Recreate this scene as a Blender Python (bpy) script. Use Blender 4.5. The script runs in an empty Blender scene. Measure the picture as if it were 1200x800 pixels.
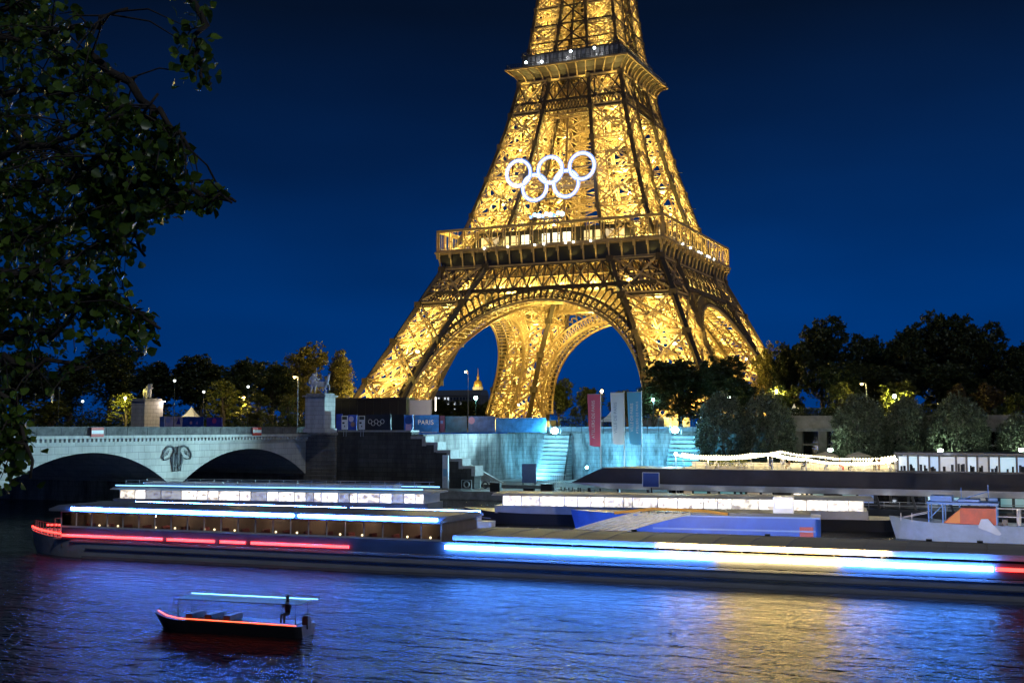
import bpy, math, random
import numpy as np
from mathutils import Vector, Matrix, Euler
random.seed(7); RNG = np.random.default_rng(7)
S = bpy.context.scene; COL = S.collection
R = math.radians

# ---------------------------------------------------------------- camera
CAM = np.array([137.976, -355.528, 0.57]); YAW = R(25.0466); PIT = R(4.2122); FPX = 1366.8
cd = bpy.data.cameras.new('camera'); cam = bpy.data.objects.new('camera', cd); COL.objects.link(cam)
cam.location = CAM; cam.rotation_euler = (R(90) + PIT, 0, YAW)
cd.sensor_width = 36; cd.lens = FPX * 36 / 1200; cd.clip_start = .1; cd.clip_end = 9000
S.camera = cam
# ---------------------------------------------------------------- sky, added fill sun, exposure
w = bpy.data.worlds.new('World'); S.world = w; w.use_nodes = True
nt = w.node_tree; nt.nodes.clear(); N = nt.nodes.new; Lk = nt.links.new
tc = N('ShaderNodeTexCoord'); sx = N('ShaderNodeSeparateXYZ'); Lk(tc.outputs['Generated'], sx.inputs[0])
rmp = N('ShaderNodeValToRGB'); cr = rmp.color_ramp; cr.interpolation = 'LINEAR'
def srgb(r, g, b):
    f = lambda c: (c/255/12.92 if c <= 10 else ((c/255+.055)/1.055)**2.4)
    return (f(r), f(g), f(b), 1)
cr.elements[0].position = 0; cr.elements[0].color = srgb(0, 58, 132)
cr.elements[1].position = .10; cr.elements[1].color = srgb(0, 54, 122)
for p, c in ((.215, (3, 36, 83)), (.34, (5, 20, 44)), (.7, (5, 12, 28))):
    e = cr.elements.new(p); e.color = srgb(*c)
mp = N('ShaderNodeMapping'); mp.inputs['Scale'].default_value = (1, 1, 3)
nz = N('ShaderNodeTexNoise'); nz.inputs['Scale'].default_value = 2.2; nz.inputs['Detail'].default_value = 3
Lk(tc.outputs['Generated'], mp.inputs[0]); Lk(mp.outputs[0], nz.inputs['Vector'])
# soft thin clouds dim the gradient a little; the south west is a bit brighter
m1 = N('ShaderNodeMath'); m1.operation = 'MULTIPLY_ADD'; Lk(sx.outputs['X'], m1.inputs[0]); m1.inputs[1].default_value = .24; m1.inputs[2].default_value = 1.0
m2 = N('ShaderNodeMath'); m2.operation = 'MULTIPLY_ADD'; Lk(nz.outputs['Fac'], m2.inputs[0]); m2.inputs[1].default_value = 1.1; m2.inputs[2].default_value = .43
m3 = N('ShaderNodeMath'); m3.operation = 'MULTIPLY'; Lk(m1.outputs[0], m3.inputs[0]); Lk(m2.outputs[0], m3.inputs[1])
Lk(sx.outputs['Z'], rmp.inputs['Fac'])
bg = N('ShaderNodeBackground'); Lk(rmp.outputs['Color'], bg.inputs['Color']); Lk(m3.outputs[0], bg.inputs['Strength'])
ow = N('ShaderNodeOutputWorld'); Lk(bg.outputs[0], ow.inputs[0])
sd = bpy.data.lights.new('fill_sun', 'SUN'); sd.energy = .4; sd.angle = R(3); sd.color = (.85, .92, 1)  # added sun lamp, a dim cool fill over the whole scene
so = bpy.data.objects.new('fill_sun', sd); COL.objects.link(so); so.rotation_euler = Vector((-.75, .55, -.55)).to_track_quat('-Z', 'Y').to_euler()
vs = S.view_settings; vs.view_transform = 'Standard'; vs.look = 'None'; vs.exposure = 0; vs.gamma = 1; vs.use_curve_mapping = False
S.render.engine = 'CYCLES'; cy = S.cycles
cy.max_bounces = 4; cy.diffuse_bounces = 2; cy.glossy_bounces = 3; cy.transmission_bounces = 3; cy.transparent_max_bounces = 6
cy.sample_clamp_indirect = 3; cy.sample_clamp_direct = 0; cy.caustics_reflective = False; cy.caustics_refractive = False
cy.use_denoising = True

# ---------------------------------------------------------------- helpers
_fw = np.array([-math.sin(YAW)*math.cos(PIT), math.cos(YAW)*math.cos(PIT), math.sin(PIT)])
_rt = np.array([math.cos(YAW), math.sin(YAW), 0]); _up = np.cross(_rt, _fw)
def ray(px, py): return _fw + _rt*(px-600)/FPX + _up*(400-py)/FPX
def ony(px, py, Y): d = ray(px, py); return CAM + d*((Y-CAM[1])/d[1])        # the point of a sight line on a plane of given Y
def onz(px, py, Z): d = ray(px, py); return CAM + d*((Z-CAM[2])/d[2])
def xat(px, Y): return float(ony(px, 500, Y)[0])
def zat(py, px, Y): return float(ony(px, py, Y)[2])

MATS = {}
def mat(name, col, rough=.6, metal=0, var=0, scale=3, bump=0, spec=.5, stretch=(1,1,1), dark=None, emit=None, es=0, coat=0):
    if name in MATS: return MATS[name]
    m = bpy.data.materials.new(name); m.use_nodes = True; t = m.node_tree; b = t.nodes['Principled BSDF']
    b.inputs['Base Color'].default_value = (*col, 1); b.inputs['Roughness'].default_value = rough; b.inputs['Metallic'].default_value = metal
    b.inputs['Specular IOR Level'].default_value = spec
    if coat: b.inputs['Coat Weight'].default_value = coat
    if var or bump:
        tc = t.nodes.new('ShaderNodeTexCoord'); mp = t.nodes.new('ShaderNodeMapping'); mp.inputs['Scale'].default_value = stretch
        nz = t.nodes.new('ShaderNodeTexNoise'); nz.inputs['Scale'].default_value = scale; nz.inputs['Detail'].default_value = 7; nz.inputs['Roughness'].default_value = .65
        t.links.new(tc.outputs['Object'], mp.inputs[0]); t.links.new(mp.outputs[0], nz.inputs['Vector'])
        if var:
            r = t.nodes.new('ShaderNodeValToRGB'); d = dark or tuple(c*(1-var) for c in col)
            r.color_ramp.elements[0].position = .35; r.color_ramp.elements[0].color = (*d, 1)
            r.color_ramp.elements[1].position = .66; r.color_ramp.elements[1].color = (*[min(1, c*(1+var*.4)) for c in col], 1)
            t.links.new(nz.outputs['Fac'], r.inputs[0]); t.links.new(r.outputs[0], b.inputs['Base Color'])
        if bump:
            bp = t.nodes.new('ShaderNodeBump'); bp.inputs['Strength'].default_value = bump; bp.inputs['Distance'].default_value = .1
            t.links.new(nz.outputs['Fac'], bp.inputs['Height']); t.links.new(bp.outputs[0], b.inputs['Normal'])
    if emit:
        b.inputs['Emission Color'].default_value = (*emit, 1); b.inputs['Emission Strength'].default_value = es
    MATS[name] = m; return m

class MB:
    """collects shapes, build() links them as ONE mesh object"""
    def __init__(s): s.v = []; s.f = []; s.n = 0
    def add(s, v, f):
        v = np.asarray(v, float).reshape(-1, 3); s.v.append(v); o = s.n
        s.f.extend([tuple(int(i)+o for i in q) for q in f]); s.n += len(v); return s
    def box(s, a, b):
        x0, y0, z0 = a; x1, y1, z1 = b
        return s.add([(x0,y0,z0),(x1,y0,z0),(x1,y1,z0),(x0,y1,z0),(x0,y0,z1),(x1,y0,z1),(x1,y1,z1),(x0,y1,z1)],
                     [(0,3,2,1),(4,5,6,7),(0,1,5,4),(1,2,6,5),(2,3,7,6),(3,0,4,7)])
    def cbox(s, c, d, rz=0):
        x, y, z = c; a, b, h = d[0]/2, d[1]/2, d[2]/2
        p = np.array([(i*a, j*b, k*h) for k in (-1,1) for i, j in ((-1,-1),(1,-1),(1,1),(-1,1))])
        if rz: c_, s_ = math.cos(rz), math.sin(rz); p = np.c_[p[:,0]*c_-p[:,1]*s_, p[:,0]*s_+p[:,1]*c_, p[:,2]]
        return s.add(p+np.array(c), [(0,3,2,1),(4,5,6,7),(0,1,5,4),(1,2,6,5),(2,3,7,6),(3,0,4,7)])
    def bars(s, P, Q, w, cap=True):
        P = np.asarray(P, float).reshape(-1,3); Q = np.asarray(Q, float).reshape(-1,3); n = len(P)
        if not n: return s
        d = Q-P; L = np.linalg.norm(d, axis=1, keepdims=True); d = d/np.maximum(L, 1e-6)
        ref = np.where(np.abs(d[:, 2:3]) > .9, np.array([[1.,0,0]]), np.array([[0,0,1.]]))
        a = np.cross(d, ref); a /= np.linalg.norm(a, axis=1, keepdims=True); b = np.cross(d, a)
        w = np.broadcast_to(np.asarray(w, float).reshape(-1, 1), (n, 1))/2
        cs = [a*w+b*w, -a*w+b*w, -a*w-b*w, a*w-b*w]
        V = np.stack([P+c for c in cs]+[Q+c for c in cs], axis=1).reshape(-1, 3)
        o = (np.arange(n)*8)[:, None]+s.n
        for q in ((0,1,5,4),(1,2,6,5),(2,3,7,6),(3,0,4,7))+(((0,3,2,1),(4,5,6,7)) if cap else ()):
            s.f.extend(map(tuple, (o+np.array(q)).tolist()))
        s.v.append(V); s.n += len(V); return s
    def tube(s, pts, r, k=8, caps=True):
        pts = np.asarray(pts, float); r = np.broadcast_to(np.asarray(r, float), (len(pts),)); rings = []
        for i, p in enumerate(pts):
            d = pts[min(i+1, len(pts)-1)]-pts[max(i-1, 0)]; d /= np.linalg.norm(d)+1e-9
            ref = np.array([0,0,1.]) if abs(d[2]) < .9 else np.array([1.,0,0])
            a = np.cross(d, ref); a /= np.linalg.norm(a); b = np.cross(a, d)
            t = np.arange(k)*2*math.pi/k; rings.append(p+r[i]*(np.cos(t)[:,None]*a+np.sin(t)[:,None]*b))
        f = [(i*k+j, i*k+(j+1)%k, (i+1)*k+(j+1)%k, (i+1)*k+j) for i in range(len(pts)-1) for j in range(k)]
        if caps: f += [tuple(range(k))[::-1], tuple((len(pts)-1)*k+j for j in range(k))]
        return s.add(np.concatenate(rings), f)
    def lathe(s, c, prof, k=12):
        t = np.arange(k)*2*math.pi/k
        v = np.concatenate([np.c_[c[0]+r*np.cos(t), c[1]+r*np.sin(t), np.full(k, c[2]+z)] for r, z in prof])
        f = [(i*k+j, i*k+(j+1)%k, (i+1)*k+(j+1)%k, (i+1)*k+j) for i in range(len(prof)-1) for j in range(k)]
        f += [tuple(range(k))[::-1], tuple((len(prof)-1)*k+j for j in range(k))]
        return s.add(v, f)
    def ball(s, c, r, k=10, m=6, sc=(1,1,1)):
        pr = [(max(.02*r, r*math.sin(math.pi*i/m)), -r*math.cos(math.pi*i/m)) for i in range(m+1)]
        b = MB().lathe((0,0,0), pr, k); return s.add(b.v[0]*np.array(sc)+np.array(c), b.f)
    def torus(s, c, Rr, r, ax='y', k=40, m=8):
        t = np.arange(k)*2*math.pi/k; u = np.arange(m)*2*math.pi/m
        T, U = np.meshgrid(t, u, indexing='ij'); X = (Rr+r*np.cos(U))*np.cos(T); Z = (Rr+r*np.cos(U))*np.sin(T); Y = r*np.sin(U)
        v = np.stack([X, Y, Z] if ax == 'y' else [X, Z, Y] if ax == 'z' else [Y, X, Z], -1).reshape(-1, 3)+np.array(c)
        return s.add(v, [(i*m+j, ((i+1)%k)*m+j, ((i+1)%k)*m+(j+1)%m, i*m+(j+1)%m) for i in range(k) for j in range(m)])
    def prism(s, poly, a, b, ax='y'):
        """2-D outline (u,v) extruded from a to b along an axis: ax y -> (u,*,v), x -> (*,u,v), z -> (u,v,*)"""
        n = len(poly); mk = {'y': lambda u, v, t: (u,t,v), 'x': lambda u, v, t: (t,u,v), 'z': lambda u, v, t: (u,v,t)}[ax]
        v = [mk(*p, a) for p in poly]+[mk(*p, b) for p in poly]
        return s.add(v, [tuple(range(n)), tuple(range(n, 2*n))[::-1]]+[(i, n+i, n+(i+1)%n, (i+1)%n) for i in range(n)])
    def build(s, name, m, parent=None, smooth=False, fix=False):
        me = bpy.data.meshes.new(name); V = np.concatenate(s.v) if s.v else np.zeros((0,3))
        me.from_pydata(V.tolist(), [], s.f); me.materials.append(m); me.update()
        if fix:
            import bmesh; bm = bmesh.new(); bm.from_mesh(me); bmesh.ops.recalc_face_normals(bm, faces=bm.faces); bm.to_mesh(me); bm.free()
        if smooth: me.shade_smooth()
        o = bpy.data.objects.new(name, me); COL.objects.link(o)
        if parent is not None: o.parent = parent
        return o
def tag(o, label=None, cat=None, group=None, kind=None):
    for k, v in (('label', label), ('category', cat), ('group', group), ('kind', kind)):
        if v: o[k] = v
    return o
def thing(name, label, cat, loc=(0,0,0), rz=0, group=None):
    o = bpy.data.objects.new(name, None); o.empty_display_size = .5; COL.objects.link(o); o.location = loc; o.rotation_euler = (0,0,rz)
    return tag(o, label, cat, group)
def copy_tree(o, parent=None):
    c = o.copy(); COL.objects.link(c)
    if parent is not None: c.parent = parent
    for ch in list(o.children): copy_tree(ch, c)
    return c
def dup(o, loc, rz, label, group=None, sc=None):
    c = copy_tree(o); c.location = loc; c.rotation_euler = (0,0,rz); c['label'] = label
    if group: c['group'] = group
    if sc: c.scale = sc
    return c
def lamp(loc, power, col, r=.3, kind='POINT', aim=None, spot=90, blend=.6, parent=None):
    d = bpy.data.lights.new('lamp', kind); d.energy = power; d.color = col; d.shadow_soft_size = r
    if kind == 'SPOT': d.spot_size = R(spot); d.spot_blend = blend
    o = bpy.data.objects.new('lamp_light', d); COL.objects.link(o); o.location = loc
    if aim is not None: o.rotation_euler = (Vector(aim)-Vector(loc)).to_track_quat('-Z', 'Y').to_euler()
    if parent is not None: o.parent = parent
    return o
def text(name, body, size, m, parent, loc, rot, sp=1.0, ext=.015):
    c = bpy.data.curves.new(name, 'FONT'); c.body = body; c.size = size; c.extrude = ext; c.space_character = sp; c.align_x = 'CENTER'; c.align_y = 'CENTER'
    o = bpy.data.objects.new(name, c); COL.objects.link(o)
    dg = bpy.context.evaluated_depsgraph_get(); me = bpy.data.meshes.new_from_object(o.evaluated_get(dg)); bpy.data.objects.remove(o)
    o = bpy.data.objects.new(name, me); COL.objects.link(o); me.materials.clear(); me.materials.append(m)
    o.parent = parent; o.location = loc; o.rotation_euler = rot; return o

# levels (metres, street level of the far bank = 0)
WATER, QUAY = -10.8, -9.5
YL, YR = -183.0, -144.0          # far quay wall: left stretch at the water, right stretch set back
GOLD = (1, .77, .19)
# ================================================================ setting
m_water = bpy.data.materials.new('river_water'); m_water.use_nodes = True
t = m_water.node_tree; b = t.nodes['Principled BSDF']
b.inputs['Base Color'].default_value = (.006, .010, .016, 1); b.inputs['Roughness'].default_value = .06; b.inputs['IOR'].default_value = 1.33
b.inputs['Specular IOR Level'].default_value = .5
tc = t.nodes.new('ShaderNodeTexCoord'); prev = None
for sc, st, dist, rot in ((.26, (1, 2.6, 1), 1.0, .1), (1.0, (1, 2.8, 1), .34, -.2), (3.6, (1, 2.4, 1), .06, .25)):
    mp = t.nodes.new('ShaderNodeMapping'); mp.inputs['Scale'].default_value = st; mp.inputs['Rotation'].default_value = (0, 0, rot)
    nz = t.nodes.new('ShaderNodeTexNoise'); nz.inputs['Scale'].default_value = sc; nz.inputs['Detail'].default_value = 4; nz.inputs['Distortion'].default_value = .6
    t.links.new(tc.outputs['Object'], mp.inputs[0]); t.links.new(mp.outputs[0], nz.inputs['Vector'])
    bp = t.nodes.new('ShaderNodeBump'); bp.inputs['Strength'].default_value = 1; bp.inputs['Distance'].default_value = dist
    t.links.new(nz.outputs['Fac'], bp.inputs['Height'])
    if prev: t.links.new(prev.outputs[0], bp.inputs['Normal'])
    prev = bp
t.links.new(prev.outputs[0], b.inputs['Normal'])
def sheet(name, pts, m, z):
    o = MB().add([(x, y, z) for x, y in pts], [tuple(range(len(pts)))]).build(name, m); o['kind'] = 'structure'; return o
sheet('river_water', [(-1500,-349),(900,-349),(900,-120),(-1500,-120)], m_water, WATER)
m_asph = mat('street_asphalt', (.045,.046,.05), .8, var=.35, scale=.6, bump=.1)
m_stone = mat('quay_stone', (.36,.33,.29), .85, var=.55, scale=.35, bump=.5, stretch=(1,1,.35))
m_pave = mat('quay_paving', (.30,.30,.29), .75, var=.4, scale=.8, bump=.2)
sheet('street_ground', [(-3000,-182.4),(38,-182.4),(38,-143.4),(3000,-143.4),(3000,4000),(-3000,4000)], m_asph, -.35)
MB().box((24,-190,-13),(60,-183.02,QUAY)).box((60,-189,-13),(420,-144.02,QUAY)).box((38.5,-183,-13),(60,-144.02,QUAY-.004)).build('lower_quay', m_pave)['kind'] = 'structure'
MB().box((-1500,-420,-13),(900,-350.6,-1.05)).build('near_bank', m_asph)['kind'] = 'structure'

# block-coursed stone for the walls
def stone_mat(name, c1, c2, mortar, bw, rh, stain=.6, rough=.85):
    m = bpy.data.materials.new(name); m.use_nodes = True; t = m.node_tree; b = t.nodes['Principled BSDF']; b.inputs['Roughness'].default_value = rough
    tc = t.nodes.new('ShaderNodeTexCoord'); sp = t.nodes.new('ShaderNodeSeparateXYZ'); t.links.new(tc.outputs['Object'], sp.inputs[0])
    ad = t.nodes.new('ShaderNodeMath'); t.links.new(sp.outputs['X'], ad.inputs[0]); t.links.new(sp.outputs['Y'], ad.inputs[1])
    cb = t.nodes.new('ShaderNodeCombineXYZ'); t.links.new(ad.outputs[0], cb.inputs[0]); t.links.new(sp.outputs['Z'], cb.inputs[1])
    br = t.nodes.new('ShaderNodeTexBrick'); br.inputs['Color1'].default_value = (*c1,1); br.inputs['Color2'].default_value = (*c2,1); br.inputs['Mortar'].default_value = (*mortar,1)
    br.inputs['Scale'].default_value = 1; br.inputs['Brick Width'].default_value = bw; br.inputs['Row Height'].default_value = rh; br.inputs['Mortar Size'].default_value = .035
    t.links.new(cb.outputs[0], br.inputs['Vector'])
    mp = t.nodes.new('ShaderNodeMapping'); mp.inputs['Scale'].default_value = (1,1,.22); t.links.new(tc.outputs['Object'], mp.inputs[0])
    nz = t.nodes.new('ShaderNodeTexNoise'); nz.inputs['Scale'].default_value = .55; nz.inputs['Detail'].default_value = 8; nz.inputs['Roughness'].default_value = .7; t.links.new(mp.outputs[0], nz.inputs['Vector'])
    r = t.nodes.new('ShaderNodeValToRGB'); r.color_ramp.elements[0].position = .36; r.color_ramp.elements[0].color = (1-stain,)*3+(1,); r.color_ramp.elements[1].position = .62; t.links.new(nz.outputs['Fac'], r.inputs[0])
    mx = t.nodes.new('ShaderNodeMix'); mx.data_type = 'RGBA'; mx.blend_type = 'MULTIPLY'; mx.inputs['Factor'].default_value = 1
    t.links.new(br.outputs['Color'], mx.inputs['A']); t.links.new(r.outputs[0], mx.inputs['B']); t.links.new(mx.outputs['Result'], b.inputs['Base Color'])
    bp = t.nodes.new('ShaderNodeBump'); bp.inputs['Strength'].default_value = .5; bp.inputs['Distance'].default_value = .08; t.links.new(br.outputs['Fac'], bp.inputs['Height']); bp.invert = True
    t.links.new(bp.outputs[0], b.inputs['Normal']); MATS[name] = m; return m
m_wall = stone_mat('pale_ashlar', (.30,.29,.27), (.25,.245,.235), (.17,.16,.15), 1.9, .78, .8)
m_wall_d = stone_mat('dark_ashlar', (.075,.07,.066), (.05,.048,.046), (.02,.02,.02), 1.9, .78, .6)  # same block pattern in much darker tones
m_bstone = stone_mat('bridge_stone', (.56,.55,.50), (.50,.49,.46), (.30,.29,.27), 2.4, 1.0, .3)
m_cop = mat('coping_stone', (.34,.33,.31), .8, var=.45, scale=1.2, bump=.3)
m_copd = mat('weathered_coping_stone', (.12,.12,.12), .85, var=.5, scale=1.2, bump=.3)

# ---------------------------------------------------------------- the bridge
BX = 17.5
piers = [YL-.5, -217.2, -251.5, -286.5, -320.5, -349.5]
spring, crown = -7.6, -2.9
br = thing('stone_arch_bridge', 'pale stone river bridge with shallow arches and an eagle emblem above its pier', 'bridge', (0,0,0))
prev_y = None
mb = MB(); pm = MB()
for i in range(len(piers)-1):
    y1, y0 = piers[i]-1.7, piers[i+1]+1.7     # clear opening
    if i == 0: y1 = piers[0]-.2
    c = (y0+y1)/2; hw = (y1-y0)/2; n = 28
    rise = crown-spring; Rr = (hw*hw+rise*rise)/(2*rise); zc = crown-Rr
    yy = np.linspace(y0, y1, n+1); zz = zc+np.sqrt(Rr*Rr-(yy-c)**2)
    for s in range(n):
        ya, yb, za, zb = yy[s], yy[s+1], zz[s], zz[s+1]
        V = [(x, y, z) for x in (-BX, BX) for y, z in ((ya, za), (yb, zb), (yb, -.95), (ya, -.95))]
        mb.add(V, [(0,1,5,4)]+[(4,5,6,7)]+[(3,2,1,0)])
    # spandrel over the pier
    ye = y0-3.4 if i < len(piers)-2 else y0-2
    mb.add([(x, y, z) for x in (-BX, BX) for y, z in ((ye, spring), (y0, spring), (y0, -.95), (ye, -.95))], [(4,5,6,7), (3,2,1,0), (0,1,5,4)])
mb.box((-BX, -182.8, -1.0), (BX, -182.4, -.95))
mb.build('arch_span', m_bstone, br)
for i in range(1, len(piers)):
    y = piers[i]
    MB().prism([(-BX-2.2, y), (-BX, y-1.7), (BX, y-1.7), (BX+2.2, y), (BX, y+1.7), (-BX, y+1.7)], -14, spring-.003, 'z').build('pier', m_wall, br)
dk = MB().box((-BX+.5, -351, -.94), (BX-.5, -182.4, -.36)); dk.build('roadway', m_asph, br)
co = MB()
for s in (-1, 1):
    xa, xb = sorted((s*(BX-.2), s*(BX+.75))); co.box((xa, -350, -.95), (xb, -182.5, -.55))
    for k in range(205):
        y = -349.6+k*.81; xa, xb = sorted((s*BX, s*(BX+.62))); co.box((xa, y, -1.42), (xb, y+.42, -.955))
    xa, xb = sorted((s*(BX+.0), s*(BX+.16))); co.box((xa, -350, -1.75), (xb, -182.5, -1.425))
co.build('cornice', m_bstone, br)
pa = MB()
for s in (-1, 1):
    for k in range(41):
        y = -350+k*4.07; xa, xb = sorted((s*(BX+.05), s*(BX+.45))); pa.box((xa, y+.03, -.546), (xb, y+4.02, .52))
    xa, xb = sorted((s*(BX), s*(BX+.55))); pa.box((xa, -350, .524), (xb, -182.5, .68))
pa.build('parapet', m_copd, br)
# eagle with spread wings and a wreath, a relief on the spandrel
m_bronze = mat('dark_weathered_relief', (.11,.12,.125), .6, var=.4, scale=4)
eg = MB(); ey, ez, ex = piers[1], -3.6, BX+.1
def P(u, v, o=0): return (ex+.12+o, ey+u*.8, ez+v*.8)
for s in (-1, 1):
    wing = [(s*.5, .7), (s*1.0, 1.5), (s*1.9, 1.75), (s*2.9, 1.45), (s*3.7, .6), (s*3.95, -.25), (s*3.6, -.75), (s*2.7, -.75), (s*1.5, -.35)]
    eg.tube([P(u, v) for u, v in wing], [.2,.17,.15,.15,.15,.17,.14,.09,.06], 6)
    for k in range(3): eg.tube([P(s*(2.0+k*.55), 1.2-k*.25, -.1), P(s*(2.5+k*.45), .1-k*.2, -.1)], [.03,.06], 5)
    th = np.linspace(.15, math.pi-.1, 10)
    eg.tube([P(s*(.15+1.15*math.sin(a)), -.75+1.55*math.cos(a)) for a in th], [.2,.2,.22,.24,.26,.26,.24,.2,.18,.14], 6)
    eg.tube([P(s*.35, .2), P(s*.4, -1.2), P(s*.5, -3.0)], [.16,.15,.13], 6); eg.tube([P(s*1.15, -1.3), P(s*1.0, -3.0)], [.18,.12], 6)
eg.tube([P(0, -1.5), P(0, -.4, .1), P(0, .5, .15), P(.05, 1.2, .15)], [.2,.34,.3,.2], 8)
eg.ball(P(.1, 1.4, .15), .26); eg.tube([P(.2, 1.4, .2), P(.55, 1.3, .2)], [.11,.03], 5)
eg.build('eagle_relief', m_bronze, br)
# boards for the river traffic: red, white, red
m_red = mat('sign_red', (.45,.03,.02), .5); m_white = mat('white_paint', (.75,.75,.73), .5, var=.1, scale=5)
def nav_board(y, label):
    o = thing('navigation_board', label, 'sign', (BX+.84, y, .12), 0, 'navigation boards on the bridge')
    MB().box((0,-1.15,-.85),(.08,1.15,.45)).build('board', m_red, o); MB().box((.081,-1.1,-.42),(.1,1.1,.06)).build('white_band', m_white, o)
nav_board(ony(110, 508, 0)[1]*0+(lambda p: CAM[1]+(CAM[0]-BX)/math.tan(-(-YAW-math.atan((600-p)/FPX))))(110), 'red and white striped navigation board on the left bridge arch')
def y_on_bridge(px, x=BX): return CAM[1]+(CAM[0]-x)/math.tan(YAW+math.atan((600-px)/FPX))
nav_board(y_on_bridge(297), 'red and white striped navigation board on the right bridge arch near the pedestal')

# ---------------------------------------------------------------- quay walls
def wall_thing(name, label, mb, m, cat='quay wall', fix=False):
    o = mb.build(name, m, fix=fix); return tag(o, label, cat)
ab = thing('bridge_abutment', 'ribbed stone abutment block under the right statue at the bridge end', 'abutment')
a0, a1 = BX-.5, xat(395, YL)
mb = MB()
for k in range(13): mb.box((a0, -183.6, QUAY+k*.66+.06), (a1, -181.5, QUAY+(k+1)*.66-.06))
mb.box((a0+.1, -183.3, -13), (a1-.1, -181.4, -.6)); mb.build('coursed_block', stone_mat('abutment_stone', (.26,.23,.2), (.2,.18,.16), (.06,.06,.05), 2.2, .66, .5), ab)
MB().box((a0-.2, -183.9, -.75), (a1+.2, -181.3, -.3)).build('cap', m_cop, ab)
wl = thing('dark_quay_wall', 'dark quay wall right of the bridge, its end stepping down to the right', 'quay wall')
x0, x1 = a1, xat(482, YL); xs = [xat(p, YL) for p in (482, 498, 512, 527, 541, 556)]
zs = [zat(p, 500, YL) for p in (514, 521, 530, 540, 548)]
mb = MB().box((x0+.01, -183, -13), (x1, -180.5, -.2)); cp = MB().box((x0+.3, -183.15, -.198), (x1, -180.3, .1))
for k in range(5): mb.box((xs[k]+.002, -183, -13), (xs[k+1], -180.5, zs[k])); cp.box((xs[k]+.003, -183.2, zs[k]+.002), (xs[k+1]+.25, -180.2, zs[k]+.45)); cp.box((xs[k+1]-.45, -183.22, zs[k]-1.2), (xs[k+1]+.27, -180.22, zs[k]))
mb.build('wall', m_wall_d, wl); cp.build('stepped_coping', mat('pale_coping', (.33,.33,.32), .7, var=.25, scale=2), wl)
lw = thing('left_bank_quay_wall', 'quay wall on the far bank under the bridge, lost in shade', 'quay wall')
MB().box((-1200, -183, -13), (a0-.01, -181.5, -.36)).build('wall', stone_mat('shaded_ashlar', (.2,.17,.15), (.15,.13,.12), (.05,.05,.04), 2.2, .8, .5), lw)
st = thing('quay_staircase', 'stone stairs coming down to the quay behind the dark stepped wall', 'stairs')
xa, xb = xat(478, -172), xat(570, -172); ns = 40
mb = MB()
for k in range(ns):
    xx = xa+(xb-xa)*k/ns; z = -.4-(-.4-QUAY)*(k+1)/ns; mb.box((xx, -176.5, QUAY-.5), (xx+(xb-xa)/ns-.002, -171, z+.01))
mb.build('steps', m_cop, st)
mb = MB(); n = 16
mb.prism([(xa, -.3), (xb+3, QUAY+.3), (xb+3, QUAY-.2), (xb-2, QUAY-.2), (xa, -1.6)], -170.9, -170.2, 'y'); mb.build('sloping_parapet', mat('ramp_parapet_stone', (.42,.42,.4), .8, var=.4, scale=1), st)
rw = thing('pale_quay_wall', 'long pale stone wall behind the lower quay, stained and floodlit blue', 'quay wall')
zt = -.6
MB().box((38.5, -144, -13), (xat(825, YR), -141.5, zt)).box((38.5, -181.5, -13), (40, -144.01, zt)).build('wall', m_wall, rw)
MB().box((38.3, -144.35, zt+.003), (xat(825, YR), -141.3, zt+.45)).build('coping', m_copd, rw)
pb = MB().box((40.5, -143.95, zt+.455), (xat(825, YR), -143.55, zt+1.3)); pb.build('parapet', mat('painted_parapet', (.16,.2,.24), .7, var=.3, scale=1.5), rw)
# inclined ribbed buttresses
m_rib = stone_mat('buttress_stone', (.30,.30,.28), (.26,.26,.25), (.05,.05,.05), 30, .86, .35)
for pa_, pb_, lab in ((634, 663, 'leaning ribbed wall buttress left of the three banners'), (783, 818, 'leaning ribbed wall buttress right of the three banners')):
    o = thing('wall_buttress', lab, 'buttress', group='leaning buttresses on the pale quay wall')
    xl, xr = xat(pa_, -147), xat(pb_, -147); n = 11; mb = MB(); H = zt-.3-QUAY
    for k in range(n):
        z0 = QUAY+H*k/n; z1 = QUAY+H*(k+1)/n-.12; y0 = -148.4+3.4*k/n; e = .55*(1-k/n)
        mb.box((xl-e, y0, z0), (xr, -143.9, z1))
    mb.build('courses', m_rib, o)
    MB().add([(xl-.3, -147.9, QUAY), (xr-.08, -147.9, QUAY), (xr-.08, -144.9, zt-.3), (xl+.2, -144.9, zt-.3), (xl-.3, -143.8, QUAY), (xr-.08, -143.8, QUAY), (xr-.08, -143.8, zt-.3), (xl+.2, -143.8, zt-.3)],
             [(0,1,2,3), (0,3,7,4), (1,5,6,2)]).build('core', mat('buttress_joint', (.06,.06,.06), .9), o)
    MB().bars([(xr+.12, -148.3, QUAY)], [(xr+.12, -145, zt)], .22).build('edge_rail', mat('dark_iron', (.02,.02,.022), .5, .6), o)
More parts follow.
